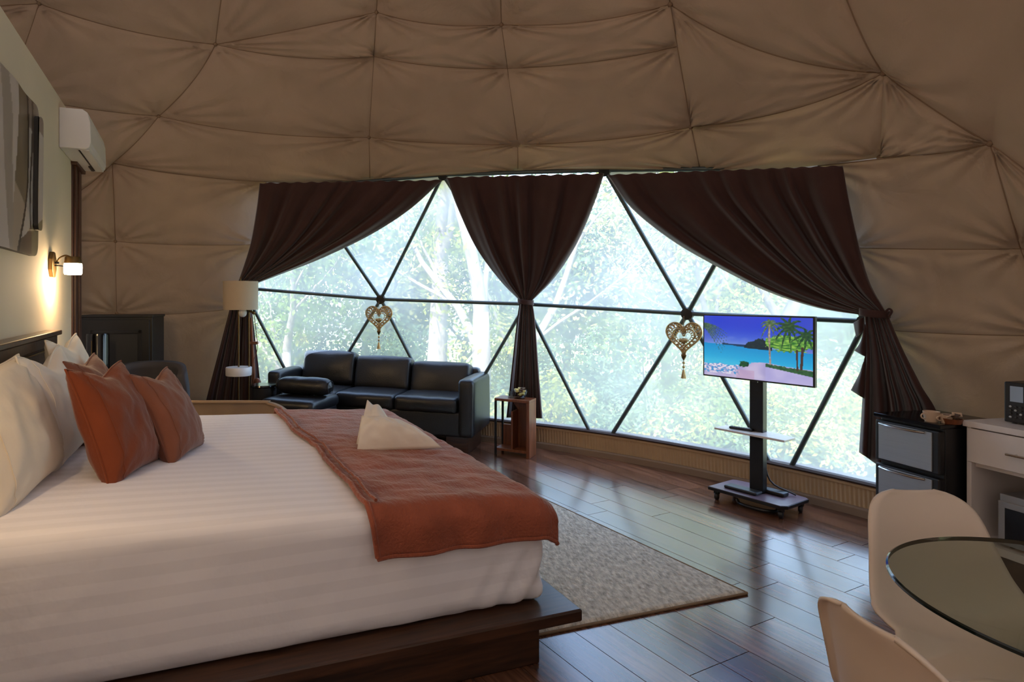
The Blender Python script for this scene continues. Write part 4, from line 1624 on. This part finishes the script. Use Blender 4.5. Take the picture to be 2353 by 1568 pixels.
tv = thing('television', 'flat television showing a tropical beach picture', 'television', Vector((2.49, 4.41, 1.147)) + LD * 0.022 - Vector((-LD.y, LD.x, 0)) * 0.065, math.atan2(LD.y, LD.x))
TW, TVH = 0.79, 0.472
MB().bx(-TW / 2, TW / 2, -0.012, 0.018, -TVH / 2, TVH / 2).build('bezel', M['black'], tv, smooth=False, bevel=0.003)
MB().rbox((0, 0.030, -0.02), (0.5, 0.045, 0.34), 0.02, (3, 2, 3)).build('back_case', M['black'], tv)
MB().bx(-0.02, 0.02, -0.013, -0.004, -TVH / 2 - 0.008, -TVH / 2 + 0.002).build('sensor', M['black'], tv, smooth=False)


def mixc(a, b, t):
    t = max(0.0, min(1.0, t))
    return tuple(a[i] * (1 - t) + b[i] * t for i in range(3))


def frond(x, y, cx_, cy_, n, ln, droop, a0=0.0, a1=2 * PI, th=0.012, asp=1.68):
    """inside a palm crown? leaflets along n arching ribs"""
    X, Y = (x - cx_) * asp, (cy_ - y)
    for k in range(n):
        a = a0 + (a1 - a0) * (k + 0.5) / n
        ca, sa = math.cos(a), math.sin(a)
        for q in range(1, 25):
            t = q / 24 * ln
            px, py = ca * t, sa * t - droop * t * t / ln
            d = math.hypot(X - px, Y - py)
            if d < th * (1.5 - 1.0 * q / 24) * (0.55 + 0.45 * math.sin(q * 2.1 + X * 160 + Y * 90)):
                return True
    return False


def tv_col(x, y):
    """x 0..1 across, y 0..1 from the top"""
    n1 = noise.noise(Vector((x * 9, y * 9, 1)))
    n2 = noise.noise(Vector((x * 40, y * 40, 4)))
    hz = 0.455 + 0.07 * x
    if y < hz:
        c = mixc((28, 60, 205), (120, 150, 220), (y / hz) ** 2.6)
        c = mixc(c, (92, 96, 190), max(0, x - 0.72) * 1.6)
        c = mixc(c, (165, 178, 225), max(0, n1 - 0.1) * 0.6 * max(0, 1 - abs(y - 0.36) * 7))
        c = mixc(c, (90, 100, 180), max(0, 0.12 - x) * 3)
    else:
        t = (y - hz) / 0.34
        c = mixc((24, 140, 205), (52, 178, 222), t * 1.2)
        c = mixc(c, (96, 196, 226), max(0, t - 0.6) * 1.2 + 0.15 * n2 * t)
    # headland
    if x > 0.19 and abs(y - hz + 0.012) < 0.014 + 0.010 * n1 and x < 0.44:
        c = (30, 60, 96)
    if 0.40 < x < 0.66 and hz - 0.02 - 0.135 * math.exp(-((x - 0.56) / 0.075) ** 2) - 0.05 * math.exp(-((x - 0.46) / 0.04) ** 2) - 0.03 * n2 < y < hz + 0.022:
        c = mixc((16, 34, 52), (34, 62, 62), n2 + 0.4)
    # sand
    bl_ = 0.795 + 0.01 * math.sin(x * 30)
    sand = False
    if x < 0.36:
        sand = y > bl_
    elif x < 0.47:
        sand = y > bl_ + 0.03 - 0.09 * (x - 0.36) / 0.11
    else:
        sand = y > 0.735 - 0.02 * math.exp(-((x - 0.6) / 0.1) ** 2) + max(0, x - 0.62) * 0.10
    if sand:
        c = mixc((196, 186, 218), (168, 160, 206), n1 + 0.5)
        if x > 0.6:
            c = mixc(c, (176, 172, 226), 0.5)
        if x < 0.36 and y < 0.95:
            if n2 > 0.12:
                c = (70, 150, 206)
            elif n2 < -0.15:
                c = (228, 224, 236)
        if 0.33 < x < 0.50 and y > 0.86:
            c = mixc(c, (190, 150, 180), 0.5)
    # shrub
    if ((x - 0.40) / 0.045) ** 2 + ((y - 0.765) / 0.05) ** 2 < 1 + 0.8 * n2:
        c = mixc((40, 96, 46), (20, 60, 50), n2 + 0.5)
    # planted bank
    yb = 0.745 + 0.14 * max(0, x - 0.62)
    if x > 0.60 and yb - 0.012 - 0.05 * n2 * 0.4 < y < yb + 0.035 + 0.10 * max(0, x - 0.60):
        c = mixc((38, 78, 52), (70, 110, 70), n2 + 0.4)
    # bright palms behind
    if x > 0.60 and ((x - 0.80) / 0.21) ** 2 + ((y - 0.40) / 0.125) ** 2 < 1 + 0.5 * n2 + 0.3 * noise.noise(Vector((x * 16, y * 60, 2))):
        c = mixc((46, 110, 50), (150, 196, 84), 0.5 + noise.noise(Vector((x * 22, y * 50, 9))) * 1.2)
    for tx, t0, t1, w_ in ((0.872 + 0.01 * (y - .6), 0.48, 0.80, 0.008), (0.912 - 0.03 * (y - .6), 0.44, 0.78, 0.011)):
        if abs(x - tx) < w_ and t0 < y < t1:
            c = (70, 52, 48)
    if x > 0.66 and (frond(x, y, 0.80, 0.14, 11, 0.27, 0.45, th=0.022) or frond(x, y, 0.95, 0.26, 9, 0.20, 0.5, th=0.02)):
        c = mixc((22, 62, 46), (60, 100, 56), n2 + 0.4)
    if 0.50 < x < 0.80 and frond(x, y, 0.638, 0.10, 9, 0.17, 0.75, th=0.016):
        c = mixc((60, 92, 60), (112, 134, 96), n2 + 0.4)
    if abs(x - 0.640 + 0.006 * math.sin(y * 5)) < 0.0075 and 0.12 < y < 0.745:
        c = mixc((176, 160, 150), (120, 104, 100), n2 + 0.4)
    if x < 0.26 and frond(x, y, -0.03, 0.14, 7, 0.44, 0.42, -0.75, 0.15, 0.020):
        c = mixc((52, 84, 70), (84, 112, 84), n2 + 0.4)
    return lin(*c)


TX, TY = 236, 140
cols = []


def scr(a, b):
    cols.append(tv_col(a, 1 - b))
    return Vector(((a - .5) * (TW - 0.022), -0.0135, (b - .5) * (TVH - 0.022)))


mb = MB().grid(scr, TX, TY)
mb.cols = cols
mb.build('screen', M['screen'], tv, smooth=False)

# ---- fridge
fdir = Vector((0.214, -1, 0)).normalized()        # along the front, far to near
fout = Vector((1, 0.214, 0)).normalized()         # into the fridge
fo = at(2011, 687, 3.60)
fo.z = 0
# local x: into the body, y: from near (-) to far (0)
fr = thing('mini_fridge', 'compact black fridge with two silver doors', 'fridge', fo, math.atan2(fout.y, fout.x))
FW, FD, FH = 0.36, 0.44, 0.805
MB().bx(0.04, FD, -FW, 0, 0.02, FH).build('body', M['black'], fr, smooth=False, bevel=0.006)
MB().bx(0.0, FD + .01, -FW - .004, 0.012, FH, FH + 0.022).build('top_lid', M['blackgloss'], fr, smooth=False, bevel=0.004)
for z0, z1 in ((0.555, 0.79), (0.05, 0.535)):
    dr_ = MB().bx(0.0, 0.042, -FW, 0, z0, z1).build('door', M['black'], fr, smooth=False, bevel=0.008)
    MB().bx(-0.006, 0.004, -FW + 0.035, -0.025, z0 + 0.012, z1 - 0.012).build('silver_panel', M['silver'], dr_, smooth=False, bevel=0.002)
    MB().tube(smooth_path([(-0.006, -0.03, z1 - 0.02), (-0.018, -0.10, z1 - 0.022), (-0.018, -0.22, z1 - 0.022), (-0.006, -0.29, z1 - 0.02)], 16), 0.007, 8).build('handle', M['chrome'], dr_)
MB().bx(0.02, 0.30, -0.33, -0.03, 0, 0.022).build('feet', M['black'], fr, smooth=False)


def cup(name, label, u, v, r, h, m_, gz, grp=None, Y=None):
    p = onz(u, v, gz) if Y is None else at(u, v, Y)
    c_ = thing(name, label, 'cup', p, 0, grp)
    MB().lathe([(0.001, 0.0), (r * 0.72, 0.0), (r * 0.8, 0.006), (r, h), (r * 0.94, h), (r * 0.72, 0.012), (0.001, 0.012)], n=28).build('bowl', m_, c_)
    MB().tube([Vector((-r * 0.9 - 0.022 * math.sin(a), 0, h * 0.55 - h * 0.28 * math.cos(a))) for a in [PI * k / 10 for k in range(11)]], 0.004, 6).build('handle', m_, c_)
    return c_


gz = FH + 0.022
cup('coffee_cup', 'cream cup on the fridge, furthest from the white cabinet', 2140, 969, 0.038, 0.056, M['pod'], gz)
cup('coffee_cup', 'cream cup on the fridge between the other cup and the creamer basket', 2174, 972, 0.032, 0.045, M['pod'], gz)
bk = thing('creamer_basket', 'small basket of tea bags and creamers on the fridge beside the white cabinet', 'basket', onz(2189, 974, gz), math.atan2(fout.y, fout.x))
MB().lathe([(0.001, 0.0), (0.035, 0.0), (0.045, 0.028), (0.041, 0.028), (0.032, 0.004), (0.001, 0.004)], n=20).build('basket_bowl', M['tablewood'], bk)
for k in range(6):
    a = k * 1.1
    MB().box((0.018 * math.cos(a), 0.018 * math.sin(a), 0.03 + 0.004 * k), (0.04, 0.028, 0.006), Matrix.Rotation(a, 3, 'Z') @ Matrix.Rotation(0.6, 3, 'X')).build('sachet', M['pod'] if k % 2 else M['snack2'], bk, smooth=False)

# ---- white cabinet with microwave
cb = thing('white_cabinet', 'white open-front cabinet with drawer beside the fridge', 'cabinet', at(2221, 687, 3.25), math.atan2(fout.y, fout.x))
cb.location.z = 0
CLn, CDp, Ct, Cb = 1.15, 0.42, 0.82, 0.23
MB().bx(-0.012, CDp, -CLn, 0.012, Ct, Ct + 0.032).build('top', M['whitewood'], cb, smooth=False, bevel=0.003)
MB().bx(0, CDp, -0.022, 0.0, 0.19, Ct).build('side_panel', M['whitewood'], cb, smooth=False, bevel=0.002)
MB().bx(0, CDp, -CLn, -CLn + 0.022, 0.19, Ct).build('side_panel', M['whitewood'], cb, smooth=False, bevel=0.002)
MB().bx(CDp - 0.015, CDp, -CLn, 0, 0.19, Ct).build('back_panel', M['whitewood'], cb, smooth=False)
MB().bx(0.0, CDp, -CLn, 0, 0.19, Cb).build('bottom_board', M['whitewood'], cb, smooth=False, bevel=0.002)
dw = MB().bx(-0.004, 0.02, -CLn + 0.004, -0.004, 0.635, Ct - 0.006).build('drawer', M['whitewood'], cb, smooth=False, bevel=0.003)
MB().tube([(-0.03, -0.20, 0.722), (-0.03, -0.42, 0.722)], 0.0065, 8).tube([(-0.03, -0.23, 0.722), (0, -0.23, 0.722)], 0.005, 6).tube([(-0.03, -0.39, 0.722), (0, -0.39, 0.722)], 0.005, 6).build('handle', M['chrome'], dw)
MB().bx(0.03, CDp, -CLn, 0, 0.61, 0.635).build('shelf', M['whitewood'], cb, smooth=False)
MB().bx(0.05, CDp - .04, -CLn + .04, -0.04, 0.0, 0.19).build('plinth', M['blackwood'], cb, smooth=False)
cbm = cb.matrix_basis


def cloc(x, y, z):
    return cb.location + fout * x + Vector((-fout.y, fout.x, 0)) * y + Vector((0, 0, z))


mw = thing('microwave', 'silver microwave with black door inside the white cabinet', 'microwave', cloc(0.03, -0.125, Cb), math.atan2(fout.y, fout.x))
MB().bx(0.012, 0.34, -0.46, 0, 0.012, 0.27).build('case', M['silver'], mw, smooth=False, bevel=0.004)
dd = MB().bx(0.0, 0.014, -0.34, 0, 0.014, 0.235).build('door', M['silver'], mw, smooth=False, bevel=0.003)
MB().bx(-0.002, 0.004, -0.31, -0.032, 0.045, 0.205).build('window', M['blackgloss'], dd, smooth=False)
MB().bx(0.0, 0.014, -0.46, -0.345, 0.014, 0.235).build('control_panel', M['black'], mw, smooth=False, bevel=0.003)
MB().bx(0.05, 0.09, -0.12, -0.09, 0.27, 0.2715).build('vent', M['black'], mw, smooth=False)
for sx in (0.04, 0.30):
    for sy in (-0.42, -0.04):
        MB().lathe([(0.012, 0), (0.012, 0.014)], (sx, sy, 0), 10).build('foot', M['black'], mw)

# ---- black appliance on the cabinet
cm = thing('coffee_machine', 'tall black countertop appliance with pale blue display on the white cabinet', 'appliance', cloc(0.13, -0.085, Ct + 0.032), math.atan2(fout.y, fout.x) + 0.06)
MB().bx(0.0, 0.20, -0.30, 0, 0.006, 0.215).build('body', M['black'], cm, smooth=False, bevel=0.006)
MB().bx(-0.003, 0.004, -0.083, -0.028, 0.115, 0.195).build('display', M['paper'], cm, smooth=False)
for i in range(3):
    for j in range(4):
        MB().lathe([(0.006, 0), (0.006, 0.004), (0.001, 0.005)], (-0.001, -0.03 - 0.022 * i, 0.035 + 0.018 * j), 8, (-1, 0, 0)).build('button', M['greypanel'] if (i + j) % 3 else M['silver'], cm)
for sx in (0.03, 0.17):
    for sy in (-0.27, -0.03):
        MB().lathe([(0.01, 0), (0.01, 0.008)], (sx, sy, 0), 8).build('foot', M['black'], cm)


# ---- shell chairs and the glass table
def shell_chair(label, loc, face, group):
    """face: direction (x, y) the seat looks"""
    t = thing('shell_chair', label, 'chair', loc, math.atan2(face[1], face[0]) - PI / 2, group)
    # local y forward
    spine = smooth_path([(0.235, 0.425), (0.20, 0.452), (0.08, 0.435), (-0.06, 0.43), (-0.155, 0.455), (-0.205, 0.53), (-0.235, 0.64), (-0.262, 0.75), (-0.29, 0.825)], 48)
    half = smooth_path([(0.180,), (0.235,), (0.262,), (0.268,), (0.262,), (0.240,), (0.212,), (0.188,), (0.168,)], 48)
    rise = smooth_path([(0.0,), (0.02,), (0.05,), (0.065,), (0.07,), (0.06,), (0.045,), (0.03,), (0.012,)], 48)

    def fn(x, y):
        k = y * 48
        i = min(int(k), 47)
        f_ = k - i
        p = spine[i] * (1 - f_) + spine[i + 1] * f_
        hw = float(half[i][0] * (1 - f_) + half[i + 1][0] * f_)
        rs = float(rise[i][0] * (1 - f_) + rise[i + 1][0] * f_)
        # superellipse rounding at both ends
        if y > 0.80:
            hw *= max(1 - ((y - 0.78) / 0.223) ** 3.4, 0.0) ** 0.5 * 0.72 + 0.28
        if y < 0.10:
            hw *= (1 - ((0.10 - y) / 0.105) ** 2.6) ** 0.5 * 0.9 + 0.1
        a = spine[max(i - 1, 0)]
        b = spine[min(i + 2, 48)]
        tg = (b - a) / max(np.linalg.norm(b - a), 1e-6)
        nrm = np.array([tg[1], -tg[0]]) * -1      # towards the sitter
        if nrm[1] < 0 and nrm[0] < 0:
            nrm = -nrm
        s = 2 * x - 1
        lift = rs * abs(s) ** 2.2
        lip = 0.014 * max(0, abs(s) - 0.9) / 0.1
        q = p + nrm * (lift - lip)
        return Vector((s * hw, q[0], q[1]))
    MB().grid(fn, 32, 60).build('shell', M['shellplastic'], t, angle=180, solid=0.008)
    top = {}
    for sx in (-1, 1):
        for sy in (-1, 1):
            a = Vector((sx * 0.11, sy * 0.10 - 0.01, 0.42))
            b = Vector((sx * 0.225, sy * 0.215 - 0.01, 0.0))
            top[sx, sy] = (a, b)
            MB().tube([a, b], [0.014, 0.010], 12).build('leg', M['legwood'], t)
    MB().tube([top[-1, -1][0].lerp(top[-1, -1][1], .25), top[1, 1][0].lerp(top[1, 1][1], .25)], 0.004, 6).tube([top[1, -1][0].lerp(top[1, -1][1], .25), top[-1, 1][0].lerp(top[-1, 1][1], .25)], 0.004, 6).build('strut', M['blackmetal'], t)
    MB().bx(-0.12, 0.12, -0.11, 0.09, 0.398, 0.410).build('seat_mount', M['blackmetal'], t, smooth=False, bevel=0.003)
    return t


TC = Vector((1.74, 1.485, 0))
shell_chair('cream moulded shell chair on the fridge side of the glass table', (1.755, 1.86, 0), (-0.02, -1.0), 'chairs at the glass table')
shell_chair('cream moulded shell chair on the bed side of the glass table, seen from behind', (1.235, 1.30, 0), (1.0, 0.08), 'chairs at the glass table')
gt = thing('glass_table', 'small round glass topped table between the shell chairs', 'table', TC, 0)
MB().lathe([(0.001, 0.728), (0.460, 0.728), (0.460, 0.740), (0.001, 0.740)], n=96).build('glass_top', M['glass'], gt, angle=30)
MB().lathe([(0.4605, 0.7275), (0.4655, 0.7305), (0.4655, 0.7375), (0.4605, 0.7405)], n=96, close=True).build('polished_edge', M['glassedge'], gt)
MB().lathe([(0.001, 0.72), (0.06, 0.72), (0.06, 0.728)], n=24).tube([(0, 0, 0.03), (0, 0, 0.72)], 0.028, 16).build('pedestal', M['chrome'], gt)
MB().lathe([(0.001, 0.0), (0.22, 0.0), (0.22, 0.01), (0.05, 0.035), (0.001, 0.035)], n=40).build('foot', M['chrome'], gt)

# ---- rug
ra = onz(1717, 1367, 0)
ux = Vector((-0.948, -0.317, 0))
uy = Vector((-0.447, 0.900, 0)).normalized()
rg = thing('area_rug', 'beige loop pile rug lying partly under the bed', 'rug', ra, 0)
RXL, RYL = 1.9, 2.9


def rugfn(x, y):
    p = ux * (x * RXL) + uy * (y * RYL)
    e = min(min(x, 1 - x) * RXL, min(y, 1 - y) * RYL)
    z = 0.013 * min(1, e * 60) + 0.004
    z += min(1, e * 30) * (0.0032 * noise.noise(Vector((p.x * 30, p.y * 70, 1))) + 0.0030 * noise.noise(Vector((p.x * 90, p.y * 90, 4))))
    z += 0.010 * math.exp(-((y - 0.40 - 0.02 * math.sin(x * 6)) / 0.012) ** 2) * max(0, 1 - abs(x - 0.42) * 5)
    return p + Vector((0, 0, max(z, 0.002)))


MB().grid(rugfn, 170, 260).build('pile', M['rug'], rg, angle=180)
rim = [Vector((0, 0, 0)), ux * RXL, ux * RXL + uy * RYL, uy * RYL, Vector((0, 0, 0))]
for a, b in zip(rim[:-1], rim[1:]):
    MB().tube([a.lerp(b, k / 30) + Vector((0, 0, 0.007)) for k in range(31)], 0.007, 6).build('binding', M['rugedge'], rg)

# ---- things in the far left corner
kc = at(265, 687, 5.85)
kc.z = 0
bkx = thing('black_cabinet', 'black panelled cabinet standing against the tent wall', 'cabinet', kc, 0.10)
MB().bx(-0.345, 0.345, 0.0, 0.36, 0.0, 1.335).build('carcass', M['blackwood'], bkx, smooth=False, bevel=0.006)
MB().bx(-0.352, 0.352, -0.012, 0.37, 1.322, 1.345).build('top', M['blackwood'], bkx, smooth=False, bevel=0.004)
dp = MB().bx(-0.315, 0.32, -0.018, 0.0, 0.08, 1.30).build('door', M['blackwood'], bkx, smooth=False, bevel=0.004)
fr_ = MB()
for z0, z1 in ((0.72, 1.20), (0.14, 0.64)):
    fr_.bx(-0.22, 0.25, -0.024, -0.016, z0, z0 + 0.035).bx(-0.22, 0.25, -0.024, -0.016, z1 - 0.035, z1).bx(-0.22, -0.185, -0.024, -0.016, z0, z1).bx(0.215, 0.25, -0.024, -0.016, z0, z1)
fr_.build('moulding', M['black'], dp, smooth=False, bevel=0.003)
for z0, z1 in ((0.76, 1.16), (0.18, 0.60)):
    MB().bx(-0.182, 0.212, -0.021, -0.015, z0, z1).build('raised_panel', M['greypanel'], dp, smooth=False, bevel=0.002)
tw = at(225, 687, 5.45)
tw.z = 0
hx_ = thing('tower_heater', 'glossy black cylindrical tower in front of the black cabinet', 'heater', tw, 0)
MB().lathe([(0.001, 0.0), (0.11, 0.0), (0.11, 0.02), (0.095, 0.03), (0.095, 1.17), (0.09, 1.19), (0.001, 1.195)], n=40).build('body', M['blackgloss'], hx_)
MB().tube([(-0.005, -0.097, 0.75), (-0.005, -0.097, 1.13)], 0.004, 6).build('glint_strip', M['brass'], hx_)  # upright glint on the glossy body, put in as a thin brass line
ch = at(335, 687, 5.35)
ch.z = 0
tc_ = thing('tub_chair', 'dark grey tub armchair behind the bed pillows', 'armchair', ch, 0.15)


def tubfn(x, y):
    a = PI * (-0.05 + 1.1 * x)
    r = 0.30 + 0.03 * math.sin(PI * y)
    zt = 0.40 + (0.52 - 0.10 * abs(2 * x - 1) ** 3) * y
    return Vector((r * math.cos(a), r * math.sin(a), zt))


MB().grid(tubfn, 36, 10).build('back_shell', M['greyfab'], tc_, angle=180, solid=0.07)
MB().rbox((0, -0.02, 0.42), (0.52, 0.50, 0.12), 0.05, (6, 6, 2)).build('seat', M['greyfab'], tc_)
for sx in (-1, 1):
    for sy in (-1, 1):
        MB().tube([(sx * 0.18, sy * 0.16, 0.37), (sx * 0.22, sy * 0.2, 0)], 0.014, 8).build('leg', M['blackmetal'], tc_)

bn = thing('daybed_bench', 'long tan upholstered bench with rounded end behind the bed', 'bench', bed(1.30, 2.42), RZ - 0.36)
# local x along, rounded right end
prof = [(-0.75, 0.0)]
pts = [(-0.75, 0.755), (0.34, 0.76), (0.46, 0.75), (0.55, 0.715), (0.61, 0.65), (0.62, 0.5), (0.62, 0.30), (-0.75, 0.30)]
sp_ = smooth_path(pts[:7], 40)
out = [(float(p[0]), float(p[1])) for p in sp_] + [pts[7]]
b_ = MB().prism(out, 0.0, 0.09)
b_.v = [(p[0], p[2], p[1]) for p in b_.v]
b_.f = [f[::-1] for f in b_.f] if False else b_.f
b_.build('backrest', M['tan'], bn, smooth=True, bevel=0.02, seg=3, angle=50)
MB().tube([Vector((p[0], 0.0, p[1])) for p in out[:-1]], 0.012, 8).build('piping', M['tan'], bn)
MB().rbox((-0.10, 0.32, 0.36), (1.26, 0.46, 0.16), 0.05, (6, 4, 2)).build('seat', M['tan'], bn)
for sx in (-0.68, 0.46):
    for sy in (0.05, 0.48):
        MB().tube([(sx, sy, 0.30), (sx, sy, 0)], 0.018, 8).build('leg', M['walnut'], bn)

# ================================================================== OUTSIDE
gr = MB()


def gfn(x, y):
    a = math.radians(-40 + 190 * x)
    r = 5.62 + 34 * y ** 1.6
    h = -0.55 - 0.8 * min(1, y * 5) + 0.5 * noise.noise(Vector((r * 0.2 * math.cos(a), r * 0.2 * math.sin(a), 1))) * min(1, y * 8)
    return Vector((DC.x + r * math.cos(a), DC.y + r * math.sin(a), h))


tag(gr.grid(gfn, 80, 40).build('meadow', M['grass']), 'sunlit grassy ground outside the window', 'ground')['kind'] = 'structure'


def gz_(x, y):
    r = math.hypot(x - DC.x, y - DC.y)
    k = (max(r - 5.62, 0) / 34) ** (1 / 1.6)
    return -0.55 - 0.8 * min(1, k * 5) - 0.25


def leaves(centers, n, size, rd, flat=0.6):
    """n leaf quads scattered in blobs (centre, radius)"""
    P, Fc = [], []
    tot = sum(c[1] ** 2 for c in centers)
    for c, r in centers:
        m = max(3, int(n * r * r / tot))
        for _ in range(m):
            d = Vector((rd.gauss(0, 1), rd.gauss(0, 1), rd.gauss(0, 1))).normalized()
            rr = r * (0.55 + 0.45 * rd.random() ** 0.5)
            p = c + Vector((d.x * rr, d.y * rr, d.z * rr * flat))
            nrm = (d + Vector((rd.gauss(0, .6), rd.gauss(0, .6), rd.gauss(0.4, .6)))).normalized()
            a = nrm.orthogonal().normalized()
            a.rotate(Matrix.Rotation(rd.random() * 6.28, 3, nrm))
            b = nrm.cross(a)
            s = size * (0.6 + 0.8 * rd.random())
            k = len(P)
            P += [p - a * s, p + b * s * 0.5, p + a * s, p - b * s * 0.5]
            Fc.append((k, k + 1, k + 2, k + 3))
    return MB().add(P, Fc)


def tree(label, base, h, trunk_r, leafm, barkm, seed, nleaf, lsize, spread=0.5, fork=0.35, blob=0.9, lean=(0, 0), group=None):
    rd = random.Random(seed)
    t = thing('tree', label, 'tree', base, 0, group)
    tips = []
    tb_ = MB()

    def grow(p, d, ln, r, lev):
        n = 4
        path, rs = [p], [r]
        q = p.copy()
        for k in range(n):
            d = (d + Vector((rd.gauss(0, .10), rd.gauss(0, .10), rd.gauss(0.02, .05)))).normalized()
            q = q + d * ln / n
            path.append(q.copy())
            rs.append(r * (1 - 0.45 * (k + 1) / n))
        tb_.tube(path, rs, 7 if lev < 2 else 5, cap=lev == 0)
        if lev >= 3 or r < 0.012:
            tips.append(q)
            return
        if lev >= 1:
            tips.append(path[2])
        for k in range(rd.choice((2, 3, 3)) if lev else 3):
            a = rd.random() * 6.28
            side = Vector((math.cos(a), math.sin(a), 0))
            nd = (d * (1 - spread * 0.6) + side * spread * (0.7 + 0.6 * rd.random()) + Vector((0, 0, 0.12))).normalized()
            st_ = path[rd.choice((2, 3, 4))]
            if k == 0:      # the leader carries the stem on
                nd = (d + side * 0.18 + Vector((0, 0, 0.1))).normalized()
                grow(path[-1].copy() - d * 0.02, nd, ln * 0.72, rs[-1] * 0.97, lev + 1)
            else:
                grow(st_.copy(), nd, ln * (0.58 + 0.2 * rd.random()), rs[-1] * (0.55 + 0.25 * rd.random()), lev + 1)
    grow(Vector((0, 0, -0.3)), Vector((lean[0], lean[1], 1)).normalized(), h * fork + 0.3, trunk_r, 0)
    tb_.build('trunk', barkm, t, angle=180)
    cen = [(p, blob * (0.6 + 0.7 * rd.random())) for p in tips]
    leaves(cen, nleaf, lsize, rd).build('foliage', leafm, t, smooth=False, kind='stuff')
    return t


def bush(label, base, r, h, leafm, seed, n, lsize, group):
    rd = random.Random(seed)
    t = thing('bush', label, 'bush', base, 0, group)
    cen = []
    for k in range(11):
        a, q = rd.random() * 6.28, math.sqrt(rd.random()) * r * 0.75
        cen.append((Vector((q * math.cos(a), q * math.sin(a), h * (0.25 + 0.6 * rd.random() * (1 - q / r * 0.6)))), r * (0.32 + 0.2 * rd.random())))
    leaves(cen, n, lsize, rd, 0.85).build('foliage', leafm, t, smooth=False, kind='stuff')
    st_ = MB()
    for k in range(6):
        c = cen[k][0]
        st_.tube([Vector((0.1 * math.cos(k), 0.1 * math.sin(k), -0.2)), c], [0.03, 0.01], 5)
    st_.build('stems', M['barkdark'], t)
    return t


def gp(u, Y):
    x = (u - CX) / F * Y
    return Vector((x, Y, gz_(x, Y)))


LM = [M['leaf1'], M['leaf2'], M['leaf3'], M['leaf4']]
tree('tall pale-barked tree forking behind the sofa', gp(995, 11.0), 9.0, 0.26, LM[3], M['bark'], 21, 5000, 0.05, 0.50, 0.42, 0.75)
tree('pale-barked tree with rising branches beside the middle curtain', gp(1085, 10.0), 8.5, 0.24, LM[0], M['bark'], 22, 5000, 0.048, 0.55, 0.34, 0.75)
tree('dark-barked forked tree behind the wide right curtain', gp(1690, 10.5), 7.5, 0.22, LM[0], M['barkdark'], 23, 5000, 0.05, 0.6, 0.36, 0.75)
tree('slender pale tree between the middle curtain and the side table', gp(1170, 13.0), 8.0, 0.13, LM[3], M['bark'], 24, 4500, 0.052, 0.5, 0.4, 0.8)
tree('thin leaning tree behind the television', gp(1560, 13.0), 8.0, 0.14, LM[3], M['barkdark'], 25, 4500, 0.052, 0.5, 0.4, 0.8, (0.12, 0))
tree('leafy tree at the floor lamp end of the window', gp(640, 12.0), 7.0, 0.16, LM[1], M['bark'], 26, 9000, 0.052, 0.6, 0.3, 0.9)
rdm = random.Random(77)
for k, (u, Y) in enumerate([(560, 18), (700, 17), (820, 20), (930, 19), (1050, 21), (1180, 18), (1300, 19), (1420, 17), (1530, 20), (1640, 18), (1780, 17), (1920, 18), (2080, 16), (2250, 17), (430, 17)]):
    tree(('yellow-green', 'mid green', 'blue-green', 'pale straw-green')[k % 4] + (' pale-barked' if k % 3 else ' dark-barked') + ' woodland tree in the far row beyond the window', gp(u, Y), 7.5 + 2.2 * rdm.random(), 0.16, LM[k % 4], M['bark'] if k % 3 else M['barkdark'], 100 + k, 8000, 0.078, 0.65, 0.28, 1.25, group='far woodland trees')
for k, (u, Y, r, h) in enumerate([(560, 9.5, 1.2, 1.9), (660, 10.5, 1.3, 2.2), (780, 9.8, 1.1, 2.0), (870, 11, 1.3, 2.0), (960, 9.5, 1.0, 1.3), (1120, 9.0, 0.9, 1.2), (1260, 9.5, 1.2, 2.2),
                                  (1360, 8.8, 1.1, 1.5), (1470, 9.4, 1.2, 2.2), (1560, 8.6, 1.1, 1.5), (1660, 9.0, 1.2, 2.4), (1760, 8.2, 1.1, 1.8), (1860, 8.8, 1.3, 2.9), (1960, 8.0, 1.2, 2.7),
                                  (2080, 8.4, 1.3, 2.6), (1330, 12.5, 1.7, 3.6), (1500, 13, 1.8, 3.8), (1150, 13.5, 1.6, 3.2), (1740, 12, 1.7, 4.2), (1900, 11.5, 1.7, 4.4), (720, 14, 1.7, 3.4), (520, 13, 1.7, 3.6),
                                  (2120, 11.5, 1.7, 4.2), (900, 14.5, 1.7, 3.4)]):
    near = Y < 11.2
    bush((('yellow-green', 'mid green', 'blue-green', 'pale straw-green')[(k * 7 + 1) % 4 if k % 2 else k % 3]) + (' leafy bush close outside the window' if near else ' tall shrub between the near bushes and the far trees'), gp(u, Y), r, h, LM[(k * 7 + 1) % 4 if k % 2 else k % 3], 300 + k, 5200, 0.036 if near else 0.05,
         'bushes outside the window' if near else 'tall shrubs outside the window')
for k, (u, Y) in enumerate([(1130, 9.6), (1145, 10.0), (1160, 9.4), (1120, 10.4)]):
    rd = random.Random(k)
    b_ = MB().rbox((0, 0, 0.1), (0.55, 0.4, 0.35), 0.16, (3, 3, 2), lambda p: p + Vector((0.05 * noise.noise(p * 5), 0.05 * noise.noise(p * 4 + Vector((3, 0, 0))), 0.04 * noise.noise(p * 6))))
    o = b_.build('rock', M['stone'])
    o.location = gp(u, Y) + Vector((0, 0, 0.35 + 0.1 * k))
    tag(o, 'pale weathered rock on the bank outside beside the sofa', 'rock', 'rocks on the bank')
